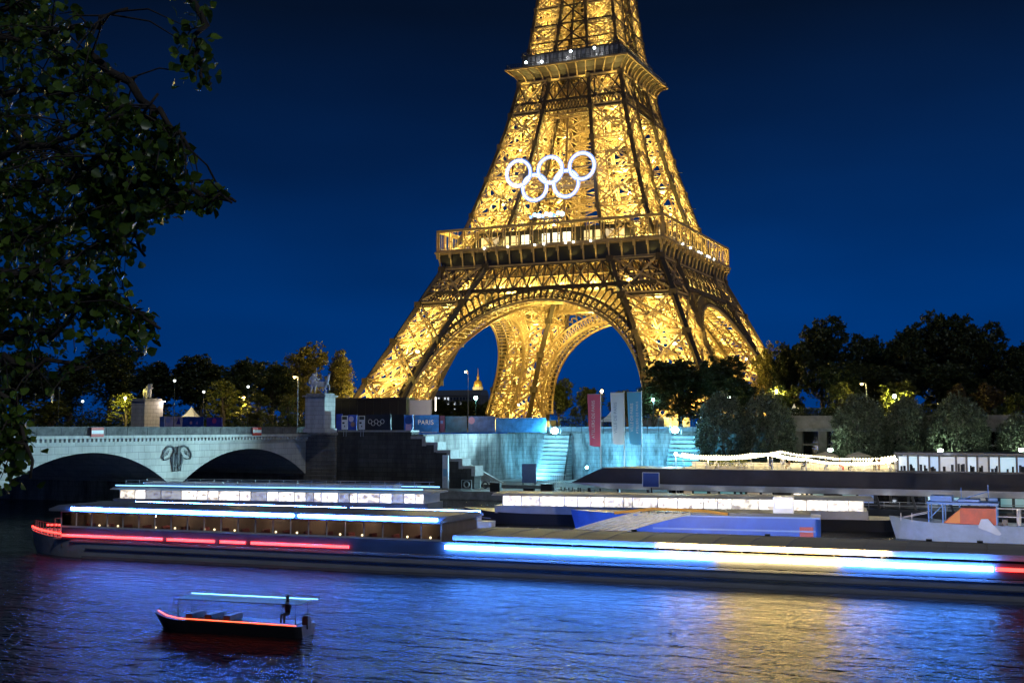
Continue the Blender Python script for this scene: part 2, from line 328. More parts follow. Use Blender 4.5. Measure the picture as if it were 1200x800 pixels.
# right hand wall with the colonnade
xR0 = xat(905, YR)
rr = thing('concrete_quay_building', 'grey concrete building with square pillars and dark openings between the round trees', 'building')
m_conc = mat('concrete', (.30,.27,.23), .85, var=.4, scale=.7, bump=.3)
xe = 330
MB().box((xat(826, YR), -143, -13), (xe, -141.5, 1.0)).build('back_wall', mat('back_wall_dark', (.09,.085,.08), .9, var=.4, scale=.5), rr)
ZB = zat(487, 950, -146)
MB().box((xR0-2, -147.5, ZB-2.2), (xe, -141.2, ZB)).build('roof_slab', m_conc, rr)
MB().box((xR0-2.05, -147.7, ZB-2.75), (xe, -141.2, ZB-2.203)).build('cornice', m_cop, rr)
mb = MB(); x = xR0
while x < xe:
    mb.box((x, -147.2, QUAY), (x+1.5, -145.8, ZB-2.76)); x += 4.35
mb.build('pillar', m_conc, rr)
mb = MB(); x = xR0+1.5
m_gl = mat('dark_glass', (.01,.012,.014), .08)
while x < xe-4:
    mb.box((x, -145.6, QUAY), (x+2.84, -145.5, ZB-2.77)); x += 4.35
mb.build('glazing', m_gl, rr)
mb = MB(); x = xR0+1.5
while x < xe-4:
    mb.box((x, -146.4, ZB-5.2), (x+2.84, -146.2, ZB-4.9)); x += 4.35
mb.build('transom', m_cop, rr)
# ================================================================ the iron tower
zo = [0, 10.6, 27, 38, 44, 48.5, 55, 64, 83, 97, 115, 123, 137, 160]; ho = [59, 54.5, 46.4, 41.2, 38.4, 36.1, 33.4, 29.8, 24.1, 20.3, 16.6, 15.0, 13.2, 10.6]
zi = [0, 11, 26, 36, 45, 55, 65, 86, 97, 115, 127, 138, 160]; hi_ = [41.5, 37.6, 32, 27, 22.4, 18, 14.4, 10.3, 8.7, 6.2, 5, 4, 2.2]
HO = lambda z: float(np.interp(z, zo, ho)); HI = lambda z: float(np.interp(z, zi, hi_))
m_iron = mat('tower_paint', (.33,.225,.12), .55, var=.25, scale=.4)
m_iron_shade = mat('tower_paint_shade', (.05,.033,.02), .6, var=.25, scale=.4)  # same paint darkened: shade of the unlit outer bars put into the colour
T = thing('lattice_iron_tower', 'tall lattice iron tower glowing gold with arches between four spread legs', 'tower', (0,0,0))
def truss(P, Q, n, w, chord, zig, B, dep=None):
    """a lattice beam from P to Q: two flanges w apart in the face, laced with zigzag bars"""
    P, Q, n = np.asarray(P, float), np.asarray(Q, float), np.asarray(n, float); d = Q-P; L = np.linalg.norm(d)
    if L < .5: return
    d /= L; s = np.cross(d, n); s /= np.linalg.norm(s); n = np.cross(s, d)
    if dep: off = [s*w/2+n*dep/2, -s*w/2+n*dep/2, -s*w/2-n*dep/2, s*w/2-n*dep/2]; pr = ((0,1),(0,3))
    else: off = [s*w/2, -s*w/2]; pr = ((0,1),)
    for o in off: B[0].append(P+o); B[1].append(Q+o); B[2].append(chord)
    k = max(2, int(L/(w*1.6))); t = np.linspace(0, 1, k+1)[:, None]*(Q-P)+P
    for a, b in pr:
        for i in range(k):
            u, v = (off[a], off[b]) if i % 2 == 0 else (off[b], off[a])
            B[0].append(t[i]+u); B[1].append(t[i+1]+v); B[2].append(zig)
def leg_lattice(sx, sy, levels, w, chord, zig, cw, dense=True):
    B = ([], [], [])
    cor = lambda i, z: np.array([(sx*HO(z), sy*HO(z), z), (sx*HI(z), sy*HO(z), z), (sx*HI(z), sy*HI(z), z), (sx*HO(z), sy*HI(z), z)][i])
    nrm = [(0, sy, 0), (-sx, 0, 0), (0, -sy, 0), (sx, 0, 0)]
    ctr = lambda z: sum(cor(i, z) for i in range(4))/4
    for z0, z1 in zip(levels[:-1], levels[1:]):
        zm = (z0+z1)/2; tall = z1-z0 > 5
        for i in range(4):
            j = (i+1) % 4; a0, b0, a1, b1 = cor(i, z0), cor(j, z0), cor(i, z1), cor(j, z1); n = nrm[i]
            truss(a0, b1, n, w, chord, zig, B); truss(b0, a1, n, w, chord, zig, B); truss(a1, b1, n, w*.8, chord, zig, B)
            am, bm = cor(i, zm), cor(j, zm); c = (am+bm)/2
            if tall:
                truss(am, bm, n, w*.45, chord*.6, zig*.8, B)
                for u, v in (((a0+b0)/2, am), ((a0+b0)/2, bm), ((a1+b1)/2, am), ((a1+b1)/2, bm)): B[0].append(u); B[1].append(v); B[2].append(chord*.8)
        truss(cor(0, z1), cor(2, z1), (0,0,1), w*.7, chord, zig, B); truss(cor(1, z1), cor(3, z1), (0,0,1), w*.7, chord, zig, B)
        # inclined lift rails, well off the axis of the leg
        c0, c1 = ctr(z0), ctr(z1); r0, r1 = (HO(z0)-HI(z0))*.27, (HO(z1)-HI(z1))*.27
        for ox, oy in ((1,1),(-1,1),(1,-1),(-1,-1)): B[0].append(c0+np.array((ox*r0,oy*r0,0))); B[1].append(c1+np.array((ox*r1,oy*r1,0))); B[2].append(.5)
        for ox, oy in ((1,1),(-1,-1)): B[0].append(c0+np.array((ox*r0,-oy*r0,0))); B[1].append(c1+np.array((ox*r1,oy*r1,0))); B[2].append(.35)
    mb = MB().bars(B[0], B[1], B[2], cap=False)
    chords = []
    fine = [levels[0]]+[z for a, b in zip(levels[:-1], levels[1:]) for z in ((a+b)/2, b)]
    for i in range(4):
        c = MB()
        for z0, z1 in zip(fine[:-1], fine[1:]): c.bars([cor(i, z0)], [cor(i, z1)], cw)
        for z in levels[1:]: c.cbox(cor(i, z), (cw*1.5, cw*1.5, cw*1.5))
        chords.append(c)
    return mb, chords
LOW = [2.5, 14.5, 26.8, 38.4, 49.7, 55]; UP = [55, 67.5, 79.5, 90.5, 101, 111.5, 116]; TOP = [116, 123, 130, 137, 144, 151, 158]
for sx in (-1, 1):
    for sy in (-1, 1):
        mb, ch = leg_lattice(sx, sy, LOW, 1.6, .55, .26, 1.4)
        lg = mb.build('leg', m_iron, T)
        for c in ch: c.build('chord', m_iron_shade, lg)
        for hx in (HO(0), HI(0)):
            for hy in (HO(0), HI(0)):
                cx, cy_ = sx*hx, sy*hy; MB().prism([(cx-3.2, cy_-3.2), (cx+3.2, cy_-3.2), (cx+3.2, cy_+3.2), (cx-3.2, cy_+3.2)], -.4, 3.2, 'z').build('masonry_footing', m_cop, lg)
        mb, ch = leg_lattice(sx, sy, UP, 1.25, .45, .22, 1.05)
        lg = mb.build('upper_leg', m_iron, T)
        for c in ch: c.build('chord', m_iron_shade, lg)
        mb, ch = leg_lattice(sx, sy, TOP, 1.0, .4, .2, .8)
        lg = mb.build('top_leg', m_iron, T)
        for c in ch: c.build('chord', m_iron_shade, lg)
def face(k):    # frame of face k: u along the face, out the outward normal
    a = k*math.pi/2; c, s = round(math.cos(a)), round(math.sin(a))
    return lambda u, h, z: (u*c+h*s, u*s-h*c, z)     # k=0: the river side (-Y)
for k in range(4):
    F = face(k)
    # ---- big crossed girder and the small lattice belt
    B = ([], [], [])
    def bar(a, b, w_): B[0].append(a); B[1].append(b); B[2].append(w_)
    for inset, n, wd in ((0, 16, .42),):
        z0, z1 = 42, 49.7; h0, h1 = HO(z0)-inset, HO(z1)-inset
        for i in range(n):
            t0, t1 = -1+2*i/n, -1+2*(i+1)/n
            bar(F(t0*h0, h0, z0), F(t1*h1, h1, z1), wd); bar(F(t1*h0, h0, z0), F(t0*h1, h1, z1), wd); bar(F(t0*h0, h0, z0), F(t0*h1, h1, z1), wd*.8)
            if inset == 0: tm = (t0+t1)/2; bar(F(tm*h0, h0, z0), F(tm*h1, h1, z1), .22)
        for z, h in ((z0, h0), (z1, h1)): bar(F(-h, h, z), F(h, h, z), 1.0 if inset == 0 else .5)
        bar(F(-(h0+h1)/2, (h0+h1)/2, 45.9), F((h0+h1)/2, (h0+h1)/2, 45.9), .25)
    for s in (-1, 1):
        z0, z1 = 38.5, 42; n = 14
        for i in range(n):
            def pt(i, z): return F(s*(HI(z)+(HO(z)-HI(z))*i/n), HO(z)+.05, z)
            bar(pt(i, z0), pt(i+1, z1), .3); bar(pt(i+1, z0), pt(i, z1), .3)
        bar(pt(0, z0), pt(n, z0), .7)
    MB().bars(B[0], B[1], B[2]).build('girder', m_iron_shade, T)
    B = ([], [], [])
    for inset, n, wd in ((3.2, 36, .42), (7.5, 26, .5), (12, 20, .5)):
        z0, z1 = 42, 49.7; h0, h1 = HO(z0)-inset, HO(z1)-inset
        for i in range(n):
            t0, t1 = -1+2*i/n, -1+2*(i+1)/n
            bar(F(t0*h0, h0, z0), F(t1*h1, h1, z1), wd); bar(F(t1*h0, h0, z0), F(t0*h1, h1, z1), wd); bar(F(t0*h0, h0, z0), F(t0*h1, h1, z1), wd)
        for z, h in ((z0, h0), (45.8, (h0+h1)/2), (z1, h1)): bar(F(-h, h, z), F(h, h, z), .6)
    MB().bars(B[0], B[1], B[2]).build('inner_girder', m_iron, T)
    # ---- the arch: front rim, cells, rear rim and soffit lattice
    ax_, bz, zc = 37.6, 36.2, 2.2
    def arc(th, off, back=0):
        z = zc+(bz+off)*math.sin(th); return F((ax_+off)*math.cos(th), HO(max(z, 0))-.2-back, z)
    th = np.linspace(.10, math.pi-.10, 61); B = ([], [], [])
    for a, b in zip(th[:-1], th[1:]):
        bar(arc(a, 3.1), arc(b, 3.1), .55); bar(arc(a, 2.6, .1), arc(b, 2.6, .1), .25)
    for i, a in enumerate(th):
        bar(arc(a, 0), arc(a, 3.1), .5)
        if i < 60:
            b = th[i+1]; bar(arc(a, .8), arc(b, .8), .35)
            bar(arc(a, .6, .2), arc(b, 2.6, .2), .16); bar(arc(b, .6, .2), arc(a, 2.6, .2), .16)
    # spandrel arcade: small round-headed openings above the rim
    for i in range(0, 60):
        a, b = th[i], th[i+1]; m = (a+b)/2; z = zc+(bz+3.1)*math.sin(m)
        x = (ax_+3.1)*math.cos(m)
        if z < 26: continue
        # distance to the frame: either the girder bottom or the leg's inner chord
        n_ = np.array([math.cos(m), math.sin(m)]); room = min((41.6-z)/max(n_[1], .05), (HI(z)-abs(x))/max(abs(n_[0]), .05)*1.0 if HI(z) > abs(x) else 0)
        room = min(room, 4.6)
        if room > .5:
            for u in (a, b): bar(arc(u, 3.1), arc(u, 3.1+room*.75), .42)
            q = [arc(a+(b-a)*s_/4, 3.1+room*(.75+.25*math.sin(math.pi*s_/4))) for s_ in range(5)]
            for p, p2 in zip(q[:-1], q[1:]): bar(p, p2, .55)
    for s in (-1, 1):   # plate between arcade heads, girder and leg
        pass
    MB().bars(B[0], B[1], B[2]).build('arch', m_iron_shade, T)
    B = ([], [], [])
    D = 10
    for a, b in zip(th[:-1], th[1:]):
        for bk in (0, D): bar(arc(a, -.1, bk), arc(b, -.1, bk), .7 if bk == 0 else .9)
        for bk in (D*.33, D*.66): bar(arc(a, .3, bk), arc(b, .3, bk), .4)
        bar(arc(a, .3, D*.33), arc(b, .3, D*.66), .22)
        bar(arc(a, .2, 0), arc(a, .2, D), .3)
        bar(arc(a, 0, D), arc(a, 3, D), .35); bar(arc(a, 3, D), arc(b, 3, D), .5); bar(arc(a, 0, D), arc(b, 3, D), .18); bar(arc(b, 0, D), arc(a, 3, D), .18)
    MB().bars(B[0], B[1], B[2]).build('arch_soffit', m_iron, T)
    # ---- lattice belts higher up
    for z0, z1, n, wd in ((101, 104.3, 34, .22), (104.6, 111.3, 8, .38)):
        B = ([], [], [])
        for i in range(n):
            t0, t1 = -1+2*i/n, -1+2*(i+1)/n; h0, h1 = HO(z0)+.05, HO(z1)+.05
            bar(F(t0*h0, h0, z0), F(t1*h1, h1, z1), wd); bar(F(t1*h0, h0, z0), F(t0*h1, h1, z1), wd)
            if z0 > 104 and i % 2 == 0: bar(F(t0*h0, h0, z0), F(t0*h1, h1, z1), .5)
        for z in (z0, z1): bar(F(-HO(z), HO(z)+.05, z), F(HO(z), HO(z)+.05, z), .5)
        MB().bars(B[0], B[1], B[2]).build('lattice_belt', m_iron_shade, T)
    for z0, z1, n in ((76, 79, 6), (101, 111, 10)):     # inner webs that close the view between the upper legs
        for ins in (5, 9):
            B = ([], [], [])
            h0, h1 = HO(z0)-ins, HO(z1)-ins; e0, e1 = HI(z0), HI(z1)
            for i in range(n):
                t0, t1 = -1+2*i/n, -1+2*(i+1)/n
                bar(F(t0*e0, h0, z0), F(t1*e1, h1, z1), .3); bar(F(t1*e0, h0, z0), F(t0*e1, h1, z1), .3)
            bar(F(-e0, h0, z0), F(e0, h0, z0), .5); bar(F(-e1, h1, z1), F(e1, h1, z1), .5)
            MB().bars(B[0], B[1], B[2]).build('inner_web', m_iron, T)
    B = ([], [], [])
    # horizontals above the second floor
    for z in (125, 131, 137):
        bar(F(-HO(z), HO(z), z), F(HO(z), HO(z), z), .45)
    for z0, z1 in ((123, 131), (131, 139), (139, 147)):
        e0, e1 = HI(z0), HI(z1); bar(F(-e0, HO(z0), z0), F(e1, HO(z1), z1), .4); bar(F(e0, HO(z0), z0), F(-e1, HO(z1), z1), .4); bar(F(0, HO(z0), z0), F(0, HO(z1), z1), .45)
    MB().bars(B[0], B[1], B[2]).build('cross_bracing', m_iron_shade, T)
# ---- first platform: deck, frieze with brackets, gallery of gold posts, glass pavilions
p1 = thing('platform', None, None); p1.parent = T
mb = MB(); hole = 13
for x0, x1, y0, y1 in ((-36.5,36.5,-36.5,-hole),(-36.5,36.5,hole,36.5),(-36.5,-hole,-hole,hole),(hole,36.5,-hole,hole)): mb.box((x0,y0,54.3), (x1,y1,54.9))
mb.build('deck', m_iron_shade, p1)
B = ([], [], [])
for q in np.arange(-34, 34.1, 4):          # floor beams under the deck
    for a, b in (((q,-34),(q,34)), ((-34,q),(34,q))):
        if abs(q) < hole:
            for s in (-1, 1):
                p, r_ = ((q, s*hole), (q, s*34)) if a[0] == q and b[0] == q else ((s*hole, q), (s*34, q))
                truss((*p, 52.5), (*r_, 52.5), (0,0,1), 1.2, .3, .2, B, 3)
        else: truss((*a, 52.5), (*b, 52.5), (0,0,1), 1.2, .3, .2, B, 3)
MB().bars(B[0], B[1], B[2], cap=False).build('floor_beams', m_iron, p1)
fr, fp, gal, gl, rl = MB(), MB(), MB(), MB(), MB()
for k in range(4):
    F = face(k); nb = 18
    A = lambda u, h, z: F(u, h, z)
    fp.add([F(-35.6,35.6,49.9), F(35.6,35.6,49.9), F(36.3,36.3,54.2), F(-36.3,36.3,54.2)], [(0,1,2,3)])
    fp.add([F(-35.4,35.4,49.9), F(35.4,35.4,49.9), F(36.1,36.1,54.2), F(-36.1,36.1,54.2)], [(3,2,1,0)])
    for i in range(nb*1+1):
        u = -36.2+72.4*i/nb
        fr.bars([F(u, 35.8, 49.9)], [F(u, 36.7, 54.4)], .4); fr.bars([F(u, 36.9, 53.2)], [F(u, 37.2, 54.9)], .7)
        fr.bars([F(u, 36.0, 52.0)], [F(u, 37.3, 54.6)], .35)
    fr.bars([F(-37.4,37.3,55.0)], [F(37.4,37.3,55.0)], .5); fr.bars([F(-36,35.9,49.8)], [F(36,35.9,49.8)], .5)
    fr.bars([F(-37.2,37.1,54.5)], [F(37.2,37.1,54.5)], .3)
    for i in range(17):
        u = -36.6+73.2*i/16
        for du in (-.42, .42): gal.bars([F(u+du, 36.7, 55.2)], [F(u+du, 36.7, 61.4)], .3)
        gal.bars([F(u-.42, 36.7, 58.3)], [F(u+.42, 36.7, 58.3)], .3)
        if i < 16: gal.bars([F(u+2.3, 36.6, 55.2)], [F(u+2.3, 36.6, 61.4)], .14)
    gal.bars([F(-37,36.7,61.7)], [F(37,36.7,61.7)], .75); gal.bars([F(-37,36.7,55.6)], [F(37,36.7,55.6)], .35)
    gal.bars([F(-36.9,35.9,62.0)], [F(36.9,35.9,62.0)], .5)
    rl.bars([F(-36.6,36.3,56.5)], [F(36.6,36.3,56.5)], .12)
    for i in range(150): u = -36.5+73*i/150; rl.bars([F(u, 36.3, 55.3)], [F(u, 36.3, 56.5)], .06)
    # pavilion set back behind the gallery
    gl.box(*[np.minimum(F(-25,31.5,55), F(25,26,61)), np.maximum(F(-25,31.5,55), F(25,26,61))])
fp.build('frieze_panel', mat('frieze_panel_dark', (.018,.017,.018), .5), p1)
fr.build('frieze_bracket', m_iron, p1); gal.build('gallery', mat('gallery_paint', (.4,.27,.12), .5), p1); rl.build('railing', m_iron_shade, p1)
gl.build('pavilion', mat('pavilion_wall', (.022,.02,.02), .35, var=.4, scale=.3), p1)
m_pane = mat('pavilion_lit_pane', (.3,.25,.18), .3, emit=(1,.78,.42), es=.7); m_panew = mat('pavilion_white_pane', (.4,.4,.4), .3, emit=(1,.95,.8), es=1.3)
for k in range(2):
    F = face(k)
    for i in range(14):
        u = -24+i*3.45; g = MB(); g.add([F(u, 31.56, 55.6), F(u+2.6, 31.56, 55.6), F(u+2.6, 31.56, 59.6), F(u, 31.56, 59.6)], [(0,1,2,3)])
        for q in range(6): g.bars([], [], .1)
        if k == 0 and 4 <= i <= 8 and i != 5: g.build('pavilion_window', m_panew, p1)
        elif i not in (5, 9): g.build('pavilion_window', m_pane, p1)
# ---- second platform
p2 = thing('platform', None, None); p2.parent = T
mb = MB()
for x0, x1, y0, y1 in ((-19.5,19.5,-19.5,-6),(-19.5,19.5,6,19.5),(-19.5,-6,-6,6),(6,19.5,-6,6)): mb.box((x0,y0,115.2), (x1,y1,115.7))
mb.build('deck', m_iron_shade, p2)
fl, rb, ri, b2 = MB(), MB(), MB(), MB()
prof = [(17.6, 111.6), (17.9, 113), (18.6, 114.2), (19.8, 115.2), (20.7, 115.6)]
for k in range(4):
    F = face(k)
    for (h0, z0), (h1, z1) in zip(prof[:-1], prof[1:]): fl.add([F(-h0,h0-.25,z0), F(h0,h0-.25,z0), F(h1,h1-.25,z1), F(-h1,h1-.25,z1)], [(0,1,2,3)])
    for i in range(13):
        t_ = -1+2*i/12
        for (h0, z0), (h1, z1) in zip(prof[:-1], prof[1:]): rb.bars([F(t_*h0, h0, z0)], [F(t_*h1, h1, z1)], .35)
    rb.bars([F(-20.9,20.8,115.75)], [F(20.9,20.8,115.75)], .5); rb.bars([F(-17.7,17.7,111.6)], [F(17.7,17.7,111.6)], .5)
    for z in (116.3, 116.9, 117.5): ri.bars([F(-20.6,20.5,z)], [F(20.6,20.5,z)], .12)
    for i in range(60): u = -20.5+41*i/59; ri.bars([F(u, 20.5, 115.9)], [F(u, 20.5, 117.5)], .1)
    b2.add([F(-16.5,16.5,117.3), F(16.5,16.5,117.3), F(16.5,16.5,120.6), F(-16.5,16.5,120.6)], [(0,1,2,3)])
    for i in range(22): u = -16.5+33*i/21; ri.bars([F(u, 16.7, 115.9)], [F(u, 16.7, 122)], .2)
    ri.bars([F(-16.8,16.8,120.8)], [F(16.8,16.8,120.8)], .5); ri.bars([F(-16.8,16.8,122)], [F(16.8,16.8,122)], .2)
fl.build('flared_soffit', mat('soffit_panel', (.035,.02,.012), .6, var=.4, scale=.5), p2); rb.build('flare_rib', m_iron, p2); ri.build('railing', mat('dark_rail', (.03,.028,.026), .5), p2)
m_kiosk = mat('kiosk_wall', (.2,.19,.18), .5, var=.7, scale=.6, stretch=(1,1,.4))
b2.build('upper_kiosk', m_kiosk, p2)
# ---- projectors inside the ironwork
TL = 6.2; TI = 2.7      # TI: the lamps inside the legs
m_proj = mat('sodium_projector', (.8,.8,.8), .3, emit=(1,.82,.36), es=26)
pj = []
for sx in (-1, 1):
    for sy in (-1, 1):
        for z, pw in ((4, 9000), (12, 9000), (21, 9000), (30, 8000), (37, 6000), (44, 4500), (50, 2500)):
            c = (HO(z)+HI(z))/2; lamp((sx*c, sy*c, z), pw*TI, GOLD, 1.0, parent=T)
        for z, pw in ((57, 6500), (63, 6000), (70, 6000), (78, 5500), (86, 5000), (94, 4200), (100, 3000), (107, 3000)):
            c = (HO(z)+HI(z))/2; lamp((sx*c, sy*c, z), pw*TI, GOLD, .8, parent=T)
        for z, pw in ((119, 2600), (126, 2600), (133, 2500), (141, 2500)):
            c = (HO(z)+HI(z))/2; lamp((sx*c, sy*c, z), pw*TI, GOLD, .4, parent=T)
        for z in (9, 24, 72, 90): c = (HO(z)+HI(z))/2; pj.append((sx*(c+1), sy*(c+.5), z))
for k in range(4):
    F = face(k)
    for u in (-26, -15, -5, 5, 15, 26): lamp(F(u, HO(45)-1.6, 43.2), 1150*TL, GOLD, .4, parent=T)
    for u in (-14, 0, 14): lamp(F(u, HO(45)-5.2, 42.5), 1700*TL, GOLD, .4, parent=T)
    for u in (-18, 0, 18): lamp(F(u, 27, 30 if u else 33), 1300*TL, GOLD, .5, parent=T)
    for u in np.linspace(-32, 32, 8): lamp(F(u, 34.6, 56.6), 260*TL, GOLD, .3, parent=T)
    for u in np.linspace(-33, 33, 9): lamp(F(u, 38.1, 50.6), 40*TL, GOLD, .15, 'SPOT', F(u, 36.9, 55), 115, .5, parent=T)
    for u in (-15, -5, 5, 15): lamp(F(u, 19.8, 109.5), 300*TL, GOLD, .2, 'SPOT', F(u, 19.2, 115), 110, .5, parent=T)
    for u in (-10, 0, 10): lamp(F(u, 18.5, 116.6), 120*TL, (.9,.95,1), .2, parent=T)
lamp((0,0,46), 2500*TL, GOLD, .6, parent=T); lamp((0,0,60), 7000, GOLD, .6, parent=T); lamp((0,0,80), 9000, GOLD, .6, parent=T); lamp((0,0,97), 6000, GOLD, .6, parent=T)
for k in (0, 1, 3):         # added spots on outriggers before the leg faces, brightening the outer bars
    F = face(k)
    for s in (-1, 1):
        for z, pw, o_ in ((3, 6500, 6), (14, 4600, 6), (25, 3800, 5.5), (63, 2600, 4.5), (74, 2400, 4.5), (86, 2000, 4), (106, 500, 2.5), (121, 1000, 3), (131, 1000, 3)):
            u = s*(HO(z)+HI(z))/2; lamp(F(u, HO(z)+o_, z), pw*2.5, GOLD, .4, 'SPOT', F(u*.9, HO(z+9), z+9), 130, .7, T)
        for z in (14, 25, 74, 86): u = s*(HO(z)+HI(z))/2; MB().bars([F(u, HO(z)-.2, z-.6)], [F(u, HO(z)+3.4, z-.6)], .16).build('added_outrigger', m_iron_shade, T)
for p in pj: MB().cbox(p, (.9,.9,.6)).build('projector', m_proj, T)
for k in range(2):
    F = face(k)
    for u in (-20, -12, -3, 0, 7, 9.5, 15): MB().ball(F(u, 37.7, 55.3), .28).build('gallery_lamp', mat('gallery_lamp_glass', (.9,.9,.9), .3, emit=(.85,.95,1), es=14), p1)
for u, z in ((-13.5, 117.5), (-8, 117), (10, 119), (2, 119)): MB().ball((u, -20.7, z), .4).build('terrace_lamp', mat('terrace_lamp_glass', (.9,.9,.9), .3, emit=(.85,.97,1), es=14), p2)
# central shaft of lifts and stairs between the upper legs
B = ([], [], [])
for x, y in ((-3.4,-3.4),(3.4,-3.4),(3.4,3.4),(-3.4,3.4)): B[0].append((x*2,y*2,55)); B[1].append((x,y,158)); B[2].append(.7)
zz = np.arange(55, 155, 4.)
for z in zz:
    s0 = 6.8-3.4*(z-55)/103; s1 = 6.8-3.4*(z+4-55)/103
    for k in range(4):
        F = face(k); bar(F(-s0, s0, z), F(s1, s1, z+4), .35); bar(F(s0, s0, z), F(-s1, s1, z+4), .35); bar(F(-s1, s1, z+4), F(s1, s1, z+4), .3)
MB().bars(B[0], B[1], B[2]).build('lift_shaft', m_iron, T)
# ---- the five rings
rg = thing('interlocked_rings', 'five interlocked glowing white rings hung on the tower above its first gallery', 'ring emblem', (0,0,0))
m_ring = mat('ring_led', (.6,.6,.6), .4, emit=(.85,.94,1), es=1.5)
YRG = -28.6; m_halo = mat('ring_blue_halo', (.3,.3,.4), .4, emit=(.10,.28,1), es=.95)
for px, py in ((607.5,203),(644.5,199),(681.7,194.5),(625.5,219.3),(662.5,214.8)):
    c = ony(px, py, YRG); r_ = MB().torus((0,0,0), 4.05, .30, 'y', 48, 8).build('ring', m_ring, rg, True); r_.location = (c[0], YRG+(0 if py < 210 else .5), c[2])
    for q_, w_ in ((4.50, .20), (3.60, .20)): MB().torus((0,.12,0), q_, w_, 'y', 48, 6).build('blue_halo', m_halo, r_, True)  # blue halo around the white tubes, shaped as glowing rings
MB().bars([ony(592,207,YRG+1.4), ony(612,236,YRG+1.4), ony(640,180,YRG+1.2)], [ony(698,193,YRG+1.4), ony(680,229,YRG+1.4), ony(640,236,YRG+1.2)], .3).build('support_frame', m_iron_shade, rg)
for px, py in ((607,204),(645,200),(682,195),(643,222)):
    c = ony(px, py, YRG-2); lamp(c, 900, (.6,.75,1), 2.5, parent=rg)
fb = thing('floodlight_bar', 'short row of blue white floodlights on the first gallery roof under the rings', 'floodlight', (0,0,0))
for i in range(9):
    c = ony(622+i*4.6, 254.5-i*.35-(i*5 % 3)*1.1, -33.5); MB().ball(c, .5+.12*(i*7 % 3)).build('lamp_head', mat('blue_flood', (.8,.9,1), .3, emit=(.22,.6,1), es=4.5) if i % 3 else mat('blue_flood_deep', (.5,.6,1), .3, emit=(.06,.3,1), es=1.5), fb, True)
c = ony(640, 256.5, -33.3); MB().cbox(c, (11,.7,.4)).build('bracket', m_iron_shade, fb); lamp(c+np.array((0,-1,1.2)), 700, (.25,.55,1), .5, parent=fb)
# ================================================================ trees and plants
def leaf_mat(name, c1, c2, rough=.5):
    m = bpy.data.materials.new(name); m.use_nodes = True; t = m.node_tree; b = t.nodes['Principled BSDF']; b.inputs['Roughness'].default_value = rough
    g = t.nodes.new('ShaderNodeNewGeometry'); r = t.nodes.new('ShaderNodeValToRGB')
    r.color_ramp.elements[0].color = (*c1,1); r.color_ramp.elements[1].color = (*c2,1)
    t.links.new(g.outputs['Random Per Island'], r.inputs[0]); t.links.new(r.outputs[0], b.inputs['Base Color'])
    tr = t.nodes.new('ShaderNodeBsdfTranslucent'); t.links.new(r.outputs[0], tr.inputs['Color'])
    mx = t.nodes.new('ShaderNodeMixShader'); mx.inputs[0].default_value = .3
    t.links.new(b.outputs[0], mx.inputs[1]); t.links.new(tr.outputs[0], mx.inputs[2]); t.links.new(mx.outputs[0], t.nodes['Material Output'].inputs[0])
    MATS[name] = m; return m
m_leaf = leaf_mat('dark_green_leaves', (.018,.03,.010), (.06,.08,.022)); m_leafr = leaf_mat('trimmed_cool_lit_leaves', (.03,.045,.025), (.19,.22,.15))  # round trees: cool light on the leaf tips put into the pale tone
m_leafy = leaf_mat('yellow_green_leaves', (.07,.09,.012), (.16,.16,.03)); m_leafn = leaf_mat('near_poplar_leaves', (.025,.055,.008), (.16,.26,.035), .32)
m_leafb = leaf_mat('autumn_brown_leaves', (.07,.045,.018), (.15,.10,.035)); m_bark = mat('bark', (.07,.055,.04), .9, var=.5, scale=4, bump=.5, stretch=(1,1,.2))
def leaves(C, nrm_up, size, asp=.55, rng=RNG):
    """leaf-shaped faces (bent diamonds) at the points C"""
    n = len(C); d = rng.normal(size=(n,3)); d[:,2] += nrm_up; d /= np.linalg.norm(d, axis=1, keepdims=True)
    a = np.cross(d, rng.normal(size=(n,3))); a /= np.linalg.norm(a, axis=1, keepdims=True); b = np.cross(d, a)
    s = (size*rng.uniform(.6, 1.3, n))[:,None]
    V = np.stack([C-a*s*.5, C+b*s*asp*.5+d*s*.08, C+a*s*.5, C-b*s*asp*.5+d*s*.08], 1).reshape(-1,3)
    return V, (np.arange(n)*4)[:,None]+np.arange(4)
def mesh_of(name, V, F, m):
    me = bpy.data.meshes.new(name); n = len(F); k = F.shape[1]
    me.vertices.add(len(V)); me.vertices.foreach_set('co', V.astype(np.float32).ravel())
    me.loops.add(n*k); me.loops.foreach_set('vertex_index', F.astype(np.int32).ravel())
    me.polygons.add(n); me.polygons.foreach_set('loop_start', np.arange(n, dtype=np.int32)*k); me.polygons.foreach_set('loop_total', np.full(n, k, np.int32))
    me.update(calc_edges=True); me.validate(); me.materials.append(m); return me
def crown_pts(n, lobes, rng):
    out = []
    vol = np.array([l[1][0]*l[1][1]*l[1][2] for l in lobes])**.75; vol /= vol.sum()
    for (c, r), v in zip(lobes, vol):
        nc = max(6, int(n*v/28)); d = rng.normal(size=(nc,3)); d /= np.linalg.norm(d, axis=1, keepdims=True)
        cc = np.array(c)+d*np.array(r)*(rng.uniform(.25, 1.06, (nc,1))**.5)
        cr_ = rng.uniform(.10, .24, nc)*np.mean(r)
        k = rng.normal(size=(nc, 28, 3))*.62*cr_[:,None,None]; k[:,:,2] *= .7
        out.append((cc[:,None,:]+k).reshape(-1,3))
    return np.concatenate(out)
